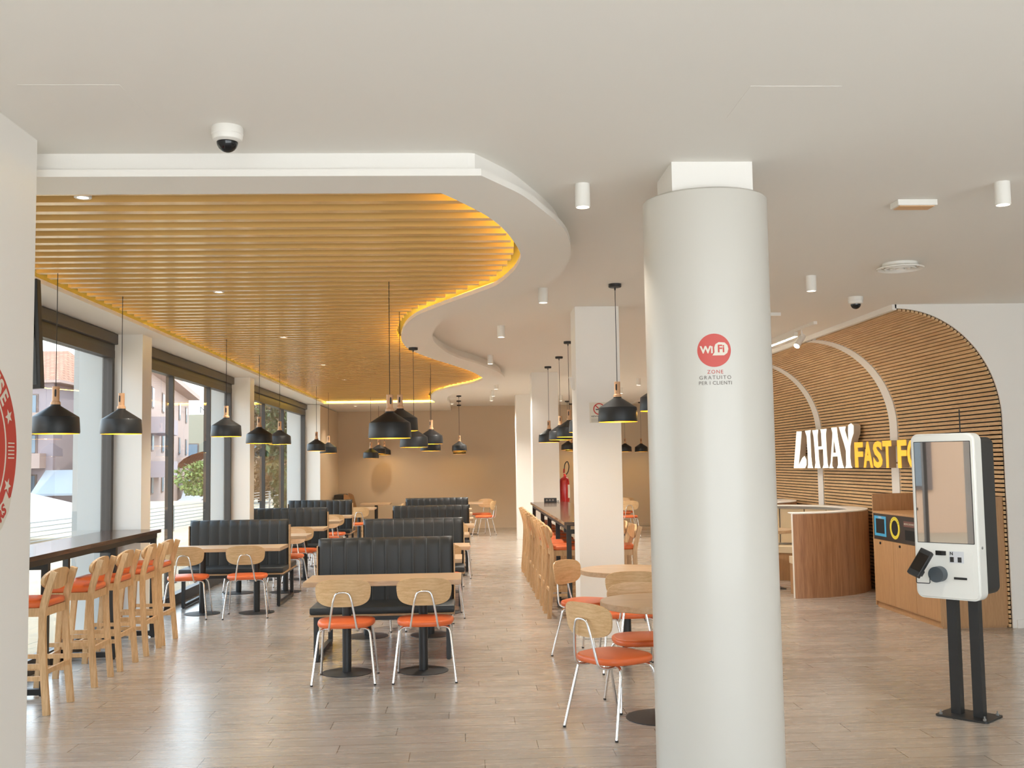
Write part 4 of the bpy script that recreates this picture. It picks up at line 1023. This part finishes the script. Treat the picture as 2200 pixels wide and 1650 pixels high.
# ------------------------------------------------------------------ ordering kiosk
def kiosk():
    th = math.radians(-49)
    left = Vector((2.975, 6.93)); Wd, D1, D2 = 0.425, 0.12, 0.21
    dirx = Vector((math.cos(th), math.sin(th)))
    nrm = Vector((math.sin(th), -math.cos(th)))         # outward from the screen
    c = left+dirx*Wd/2
    t = empty('order_kiosk', (c.x, c.y, 0), th, label='white self ordering kiosk on two black posts at the right', cat='kiosk')
    # local: +X along the screen, -Y out of the screen
    def rrect(w_, h_, r_, n=8):
        pts = []
        for cx, cy, a0 in ((w_/2-r_, h_/2-r_, 0), (-w_/2+r_, h_/2-r_, 90), (-w_/2+r_, -h_/2+r_, 180), (w_/2-r_, -h_/2+r_, 270)):
            for i in range(n+1): a = math.radians(a0+90*i/n); pts.append((cx+r_*math.cos(a), cy+r_*math.sin(a)))
        return pts
    zc, hh = 1.312, 1.075
    def slab(pts, y0, y1, bev, zc_=zc, dx=0):
        bm = prism(B(), pts, y0, y1); bm.transform(Matrix(((1, 0, 0, dx), (0, 0, 1, 0), (0, 1, 0, zc_), (0, 0, 0, 1))))
        if bev:
            bmesh.ops.dissolve_limit(bm, angle_limit=0.01, verts=bm.verts[:], edges=bm.edges[:])
            es = [e for e in bm.edges if len(e.link_faces) == 2 and e.calc_face_angle(0) > 1.2]; bmesh.ops.bevel(bm, geom=es, offset=bev, segments=3, affect='EDGES')
        return bm
    fb = mk('front_housing', slab(rrect(Wd, hh, 0.05), 0, D1, 0.012), M['kiosk'], t, smooth=True, auto=40)
    mk('rear_housing', slab(rrect(Wd-0.02, hh-0.05, 0.05), D1, D1+D2, 0.01), M['black'], t, smooth=True, auto=40)
    s = mk('screen', slab(rrect(0.368, 0.655, 0.004), -0.003, 0.001, 0, zc+0.155), M['mirror'], t)
    mk('screen_border', slab(rrect(0.376, 0.663, 0.004), -0.0015, 0.001, 0, zc+0.155), M['black'], s)
    mk('service_panel', slab(rrect(0.17, 0.27, 0.004), -0.002, 0.001, 0, zc-0.36, 0.085), M['kiosk'], t)
    mk('receipt_slot', obox(0.045, 0.13, -0.006, -0.001, zc-0.405, zc-0.39, bev=0.003), M['black'], t)
    st_ = mk('sticker', obox(0.02, 0.115, -0.004, -0.002, zc-0.30, zc-0.225), mat('silver_sticker', S(205, 208, 212), 0.35), t)
    bm = B(); box(bm, 0.025, 0.05, -0.0046, -0.004, zc-0.295, zc-0.262); box(bm, 0.075, 0.10, -0.0046, -0.004, zc-0.295, zc-0.262); mk('sticker_icons', bm, M['black'], st_)
    link_mesh('lettering', text_mesh('N', 0.028, 0.0006, 0.001), M['black'], T((0.036, -0.0045, zc-0.241)) @ RX, st_)
    bm = B(); box(bm, -0.07, 0.0, -0.003, -0.001, zc-0.255, zc-0.225); mk('scanner_recess', bm, M['chrome'], t)
    hk = B(); box(hk, -0.03, 0.0, -0.006, -0.002, zc-0.252, zc-0.228); mk('scanner_window', hk, M['black'], t)
    bm = B(); cyl(bm, (0, 0), 0.05, 0, 0.07, 32); bm.transform(T((-0.045, 0.0, zc-0.375)) @ Matrix.Rotation(PI/2, 4, 'X')); mk('terminal_mount', bm, mat('grey_rubber', S(72, 80, 86), 0.5), t, smooth=True)
    rot = T((-0.115, -0.13, zc-0.30)) @ Matrix.Rotation(math.radians(22), 4, 'Y') @ Matrix.Rotation(math.radians(-28), 4, 'X')
    ct = mk('card_terminal', obox(-0.042, 0.042, -0.02, 0.02, -0.095, 0.095, bev=0.009, mtx=rot), M['black'], t)
    mk('terminal_screen', obox(-0.034, 0.034, -0.022, -0.02, -0.06, 0.06, mtx=rot), M['screen'], ct)
    mk('terminal_arm', obox(-0.022, 0.022, 0.0, 0.09, -0.06, -0.02, bev=0.006, mtx=rot), M['black'], ct)
    bm = B(); tube(bm, round_path([(-0.15, -0.12, zc-0.38), (-0.15, -0.12, zc-0.43), (-0.07, -0.10, zc-0.43), (-0.07, -0.10, zc-0.38)], 0.008), 0.003, 6); mk('wire_handle', bm, M['black'], ct)
    for x in (-0.06, 0.085):
        mk('post', obox(x-0.032, x+0.032, 0.17, 0.23, 0.012, zc-hh/2+0.03), M['black'], t)
    bp = mk('base_plate', slab(rrect(0.34, 0.26, 0.02), 0, 0.012, 0), M['black'], t); bp.data.transform(T((0.012, 0.20, 0)) @ Matrix.Rotation(PI/2, 4, 'X') @ T((0, 0, -zc)))
    for x, y in ((-0.13, 0.10), (0.155, 0.10), (-0.13, 0.30), (0.155, 0.30)):
        mk('bolt', olathe([(0, 0), (0.011, 0), (0.011, 0.012), (0.005, 0.014), (0.005, 0.028), (0, 0.028)], 6, (x, y, 0.012)), M['galv'], bp)
    bm = ocyl((0, 0), 0.009, 0, 0.004, 14); bm.transform(T((Wd/2, 0.05, zc-0.20)) @ Matrix.Rotation(PI/2, 4, 'Y')); mk('side_lock', bm, M['galv'], t)
    bm = B(); tube(bm, [(0.05, 0.18, zc+hh/2-0.03), (0.05, 0.18, zc+hh/2+0.16)], 0.004, 6); mk('antenna', bm, M['black'], t)
kiosk()

# ------------------------------------------------------------------ OUTSIDE
mk('ground_terrace', obox(-45, -3.95, -6, 60, -0.35, -0.12), M['concrete'], kind='structure').name = 'floor'
mk('street', obox(-140, -3.95, 60, 200, -1.6, -1.3), M['road'], kind='structure').name = 'floor'
def house(name, x0, x1, y0, y1, z0, z1, wallm, label, rows, cols, roof=None, face='front', rise=2.0):
    cx, cy = (x0+x1)/2, (y0+y1)/2
    t = empty(name, (cx, cy, z0), label=label, cat='building'); h = z1-z0
    mk('wall', obox(x0-cx, x1-cx, y0-cy, y1-cy, 0, h), wallm, t)
    if roof:
        o = 0.7; a, b, c, d = x0-cx-o, x1-cx+o, y0-cy-o, y1-cy+o; bm = B()
        v = [bm.verts.new(p) for p in ((a, c, h+0.2), (b, c, h+0.2), (b, d, h+0.2), (a, d, h+0.2), (a*0.8, 0, h+0.2+rise), (b*0.8, 0, h+0.2+rise))]
        for f in ((0, 1, 5, 4), (1, 2, 5), (2, 3, 4, 5), (3, 0, 4), (3, 2, 1, 0)): bm.faces.new([v[i] for i in f])
        mk('roof', bm, M['tiles'], t); mk('eaves', obox(a, b, c, d, h, h+0.2), M['pink'], t)
    for r_ in range(rows):
        z = 1.2+r_*3.0
        if z+1.4 > h: continue
        for q in range(cols):
            if face == 'front':
                xx = x0-cx+(x1-x0)*(q+0.5)/cols; f = mk('window', obox(xx-0.65, xx+0.65, y0-cy-0.06, y0-cy, z, z+1.5), M['shutter'], t); mk('pane', obox(xx-0.5, xx+0.5, y0-cy-0.1, y0-cy-0.06, z+0.1, z+1.4), M['paneblue'], f)
            else:
                yy = y0-cy+(y1-y0)*(q+0.5)/cols; f = mk('window', obox(x1-cx, x1-cx+0.06, yy-0.65, yy+0.65, z, z+1.5), M['shutter'], t); mk('pane', obox(x1-cx+0.06, x1-cx+0.1, yy-0.5, yy+0.5, z+0.1, z+1.4), M['paneblue'], f)
    return t, cx, cy, h
a, cx, cy, hh = house('tiled_house', -52, -30.7, 80, 94, -1.3, 8.2, M['lilac'], 'pale pink house with terracotta hip roof seen through the first window', 3, 6, True, rise=3.0)
for z in (3.4, 6.4):
    mk('balcony', obox(-37-cx, -31.2-cx, -8.2, -7.0, z-0.25, z+0.85), M['pink'], a)
for xx in (-33.5, -30.0):
    bm = B(); v = [bm.verts.new(p) for p in ((xx-1.2-cx, -7.02, 3.0), (xx+1.2-cx, -7.02, 3.0), (xx+1.5-cx, -9.0, 1.3), (xx-1.5-cx, -9.0, 1.3), (xx-1.2-cx, -7.02, 2.9), (xx+1.2-cx, -7.02, 2.9), (xx+1.5-cx, -9.0, 1.15), (xx-1.5-cx, -9.0, 1.15))]
    for f in ((0, 1, 2, 3), (7, 6, 5, 4), (0, 4, 5, 1), (1, 5, 6, 2), (2, 6, 7, 3), (3, 7, 4, 0)): bm.faces.new([v[i] for i in f])
    mk('awning', bm, M['awning'], a)
for xx, zz in ((-33.5, 10.4),):
    mk('skylight', obox(xx-0.8-cx, xx+0.8-cx, -5.9, -4.6, 10.75, 11.05), M['white'], a)
a, cx, cy, hh = house('apartment_building', -24.2, -21.2, 71, 104, -1.3, 8.3, M['pink'], 'pink apartment block with flat eaves seen through the second window', 3, 5, False, face='side')
mk('eaves', obox(-24.6-cx, -20.2-cx, 70.3-cy, 104.6-cy, 9.6, 10.0), M['pink'], a)
for z in (2.6, 5.6): mk('balcony', obox(-21.2-cx, -19.9-cx, 72-cy, 79-cy, z-0.2, z+0.9), M['lilac'], a)
a.rotation_euler.z = 0.171; _v = Matrix.Rotation(0.171, 3, 'Z') @ Vector((-21.2-cx, 71-cy, 0)); a.location = (-21.2-_v.x, 71-_v.y, -1.3)
mk('chimney', obox(-23.4-cx, -22.7-cx, 74-cy, 74.7-cy, 10.0, 11.6), M['pink'], a)
a, cx, cy, hh = house('office_building', -42, -22.5, 118, 132, -1.3, 7.6, M['beige'], 'beige office block in the distance through the second window', 2, 9, False)
link_mesh('roof_lettering', text_mesh('NOIT', 1.1, 0.1, 0, spacing=1.15), M['galv'], T((-28.0-cx, 118.3-cy, hh+0.5)) @ Matrix.Rotation(PI/2, 4, 'X'), a)
ht = empty('shop_hall', (-20.5, 92, -1.3), label='low grey shop with curved terracotta roof beyond the second window', cat='building')
mk('wall', obox(-3, 4, 0, 6, 0, 3.0), M['beige'], ht)
bm = B(); pr_ = None
for i in range(13):
    a_ = PI*i/12; row_ = [bm.verts.new((-4.2*math.cos(a_), yy, 3.0+1.6*math.sin(a_))) for yy in (-0.4, 6.2)]
    if pr_: bm.faces.new((pr_[0], pr_[1], row_[1], row_[0]))
    pr_ = row_
bmesh.ops.solidify(bm, geom=bm.faces[:], thickness=0.12); mk('roof', bm, M['tiles'], ht)
# tent
tt = empty('white_gazebo', (-12.6, 26.5, -0.12), label='white gazebo tent standing outside the first window', cat='tent')
bm = B(); v = [bm.verts.new(p) for p in ((-2.4, -2.4, 0.85), (2.4, -2.4, 0.85), (2.4, 2.4, 0.85), (-2.4, 2.4, 0.85), (0, 0, 1.75))]
for f in ((0, 1, 4), (1, 2, 4), (2, 3, 4), (3, 0, 4)): bm.faces.new([v[i] for i in f])
bmesh.ops.solidify(bm, geom=bm.faces[:], thickness=0.03); mk('canopy', bm, M['white'], tt)
bm = B()
for x0, x1, y0, y1 in ((-2.4, 2.4, -2.4, -2.37), (-2.4, 2.4, 2.37, 2.4), (-2.4, -2.37, -2.37, 2.37), (2.37, 2.4, -2.37, 2.37)): box(bm, x0, x1, y0, y1, 0.55, 0.85)
mk('valance', bm, M['white'], tt)
for x in (-2.33, 2.33):
    for y in (-2.33, 2.33): mk('leg', ocyl((x, y), 0.03, 0, 0.86, 8), M['galv'], tt)
# fences
def fence(p0, p1, n, z, label, mesh=False):
    t = empty('railing', (p0[0], p0[1], -0.12), label=label, cat='railing', group='galvanised railings'); d = Vector((p1[0]-p0[0], p1[1]-p0[1]))
    for i in range(n+1):
        q = d*i/n; mk('post', obox(q.x-0.03, q.x+0.03, q.y-0.03, q.y+0.03, 0, z), M['galv'], t)
    bm = B()
    for zz in ([0.12+0.1*i for i in range(int(z/0.1))] if not mesh else [0.12, z-0.04]):
        tube(bm, [(0, 0, zz), (d.x, d.y, zz)], 0.012, 6)
    if mesh:
        m_ = int(d.length/0.08)
        for i in range(m_): q = d*(i+0.5)/m_; tube(bm, [(q.x, q.y, 0.12), (q.x, q.y, z-0.04)], 0.006, 4)
    mk('rails', bm, M['galv'], t)
fence((-14, 22.5), (-9.3, 22.5), 3, 0.75, 'galvanised mesh railing in front of the white tent', True)
fence((-9.15, 22.6), (-8.25, 33.9), 4, 0.75, 'galvanised bar railing outside the second window')
fence((-8.2, 34.1), (-7.9, 50), 5, 0.8, 'galvanised bar railing farther away outside the second window')
# cars
a, cx, cy, hh = house('brick_house', -26, -16, -16, 4.5, -0.3, 8, mat('pink_brick', S(222, 184, 152), 0.9), 'pink brick house out of view, added to mirror in the kiosk screen', 2, 4, False, face='side')  # unseen house, added to give the kiosk screen its reflection
def car(x, y, rz, m, label):
    t = empty('parked_car', (x, y, -1.3), rz, label=label, cat='car')
    prof = [(-2.0, 0.3), (-2.0, 0.75), (-1.2, 0.9), (-0.7, 1.4), (0.8, 1.42), (1.5, 0.95), (2.0, 0.85), (2.05, 0.3)]
    bm = tri_prism(prof, -0.8, 0.8); bm.transform(Matrix(((1, 0, 0, 0), (0, 0, 1, 0), (0, 1, 0, 0), (0, 0, 0, 1)))); mk('body', bm, m, t)
    bm = tri_prism([(-1.05, 0.93), (-0.65, 1.32), (0.74, 1.34), (1.3, 0.95)], -0.81, 0.81); bm.transform(Matrix(((1, 0, 0, 0), (0, 0, 1, 0), (0, 1, 0, 0), (0, 0, 0, 1)))); mk('side_windows', bm, M['screen'], t)
    for a in (-1.25, 1.3):
        for b in (-0.75, 0.75):
            w_ = ocyl((0, 0), 0.3, -0.1, 0.1, 18); w_.transform(T((a, b, 0.3)) @ Matrix.Rotation(PI/2, 4, 'X')); mk('wheel', w_, M['tyre'], t)
def scaled(o, s): o.scale = (s, s, s)
car(-19.0, 76, 1.5, M['carpaint'], 'white car parked beyond the railing near the apartment block')
car(-16.9, 76, 1.6, M['carred'], 'dark red car parked beyond the railing at the second window')
# vegetation: leaf clusters on real stems
def leaves(bm, n, fn, s):
    for i in range(n):
        c = Vector(fn()); a = Vector((random.gauss(0, 1), random.gauss(0, 1), random.gauss(0, 1))).normalized(); b = a.cross(Vector((random.gauss(0, 1), random.gauss(0, 1), 1))).normalized(); q = s*random.uniform(0.6, 1.3)
        vs = [bm.verts.new(c+a*q), bm.verts.new(c+b*q*0.45), bm.verts.new(c-a*q), bm.verts.new(c-b*q*0.45)]; bm.faces.new(vs)
def tree(name, x, y, r, h, z0, m, label, n=2600, cat='tree', leaf=0.10):
    t = empty(name, (x, y, -0.12), label=label, cat=cat)
    bm = B()
    def f():
        u = random.random(); zz = z0+(h-z0)*u; rr = r*math.sin(PI*min(1, 0.12+0.88*u))**0.6*(random.random()**0.4); a = random.uniform(0, 2*PI)
        rr *= 0.8+0.3*math.sin(3*a+5*u)
        return (rr*math.cos(a), rr*math.sin(a), zz)
    leaves(bm, n, f, leaf); fo = mk('foliage', bm, m, t)
    bm = B(); tube(bm, [(0, 0, 0), (0.05, 0.02, h*0.4), (0, 0, h*0.85)], max(0.03, 0.05*r), 7)
    for i in range(10):
        a = i*2.4; z = z0+(h-z0)*(0.1+0.07*i); tube(bm, [(0, 0, z), (0.7*r*math.cos(a), 0.7*r*math.sin(a), z+0.25*r)], 0.015*max(1, r), 5)
    mk('trunk', bm, M['bark'], t)
tree('conifer_tree', -6.0, 38, 1.5, 5.6, 0.3, M['leaf'], 'tall dark green tree outside the third window', 5200, leaf=0.13)
tree('conifer_tree', -10.4, 54, 2.2, 6.2, 0.2, M['brownleaf'], 'brownish leafy tree behind the green one outside the third window', 5200, leaf=0.16)
tree('bush', -16.8, 68, 1.9, 2.2, 0.1, M['palleaf'], 'bright green bush beside the apartment block', 1600, 'bush', 0.16)
def spiky(x, y, label, n=26, m='palleaf', s=0.55):
    t = empty('spiky_plant', (x, y, -0.12), label=label, cat='plant', group='plants outside the windows'); bm = B()
    for i in range(n):
        a = random.uniform(0, 2*PI); e = random.uniform(0.3, 1.4); L = s*random.uniform(0.7, 1.1); p0 = Vector((0, 0, 0.02)); p1 = Vector((math.cos(a)*math.cos(e)*L*0.5, math.sin(a)*math.cos(e)*L*0.5, math.sin(e)*L*0.6)); p2 = Vector((math.cos(a)*math.cos(e)*L, math.sin(a)*math.cos(e)*L, math.sin(e)*L*0.85)); sd = Vector((-math.sin(a), math.cos(a), 0))*0.016
        v = [bm.verts.new(p0-sd), bm.verts.new(p0+sd), bm.verts.new(p1+sd), bm.verts.new(p1-sd), bm.verts.new(p2)]
        bm.faces.new(v[:4]); bm.faces.new((v[3], v[2], v[4]))
    mk('leaves', bm, M[m], t); mk('root_crown', ocyl((0, 0), 0.04, 0, 0.06, 10), M['bark'], t)
spiky(-4.35, 9.3, 'spiky green plant outside the first window below the bar table', m='leaf')
spiky(-4.5, 10.3, 'second spiky green plant outside the first window near the pilaster', m='leaf')
spiky(-5.4, 17.5, 'tall dry grassy plant outside the second window', 30, 'palleaf', 1.0)
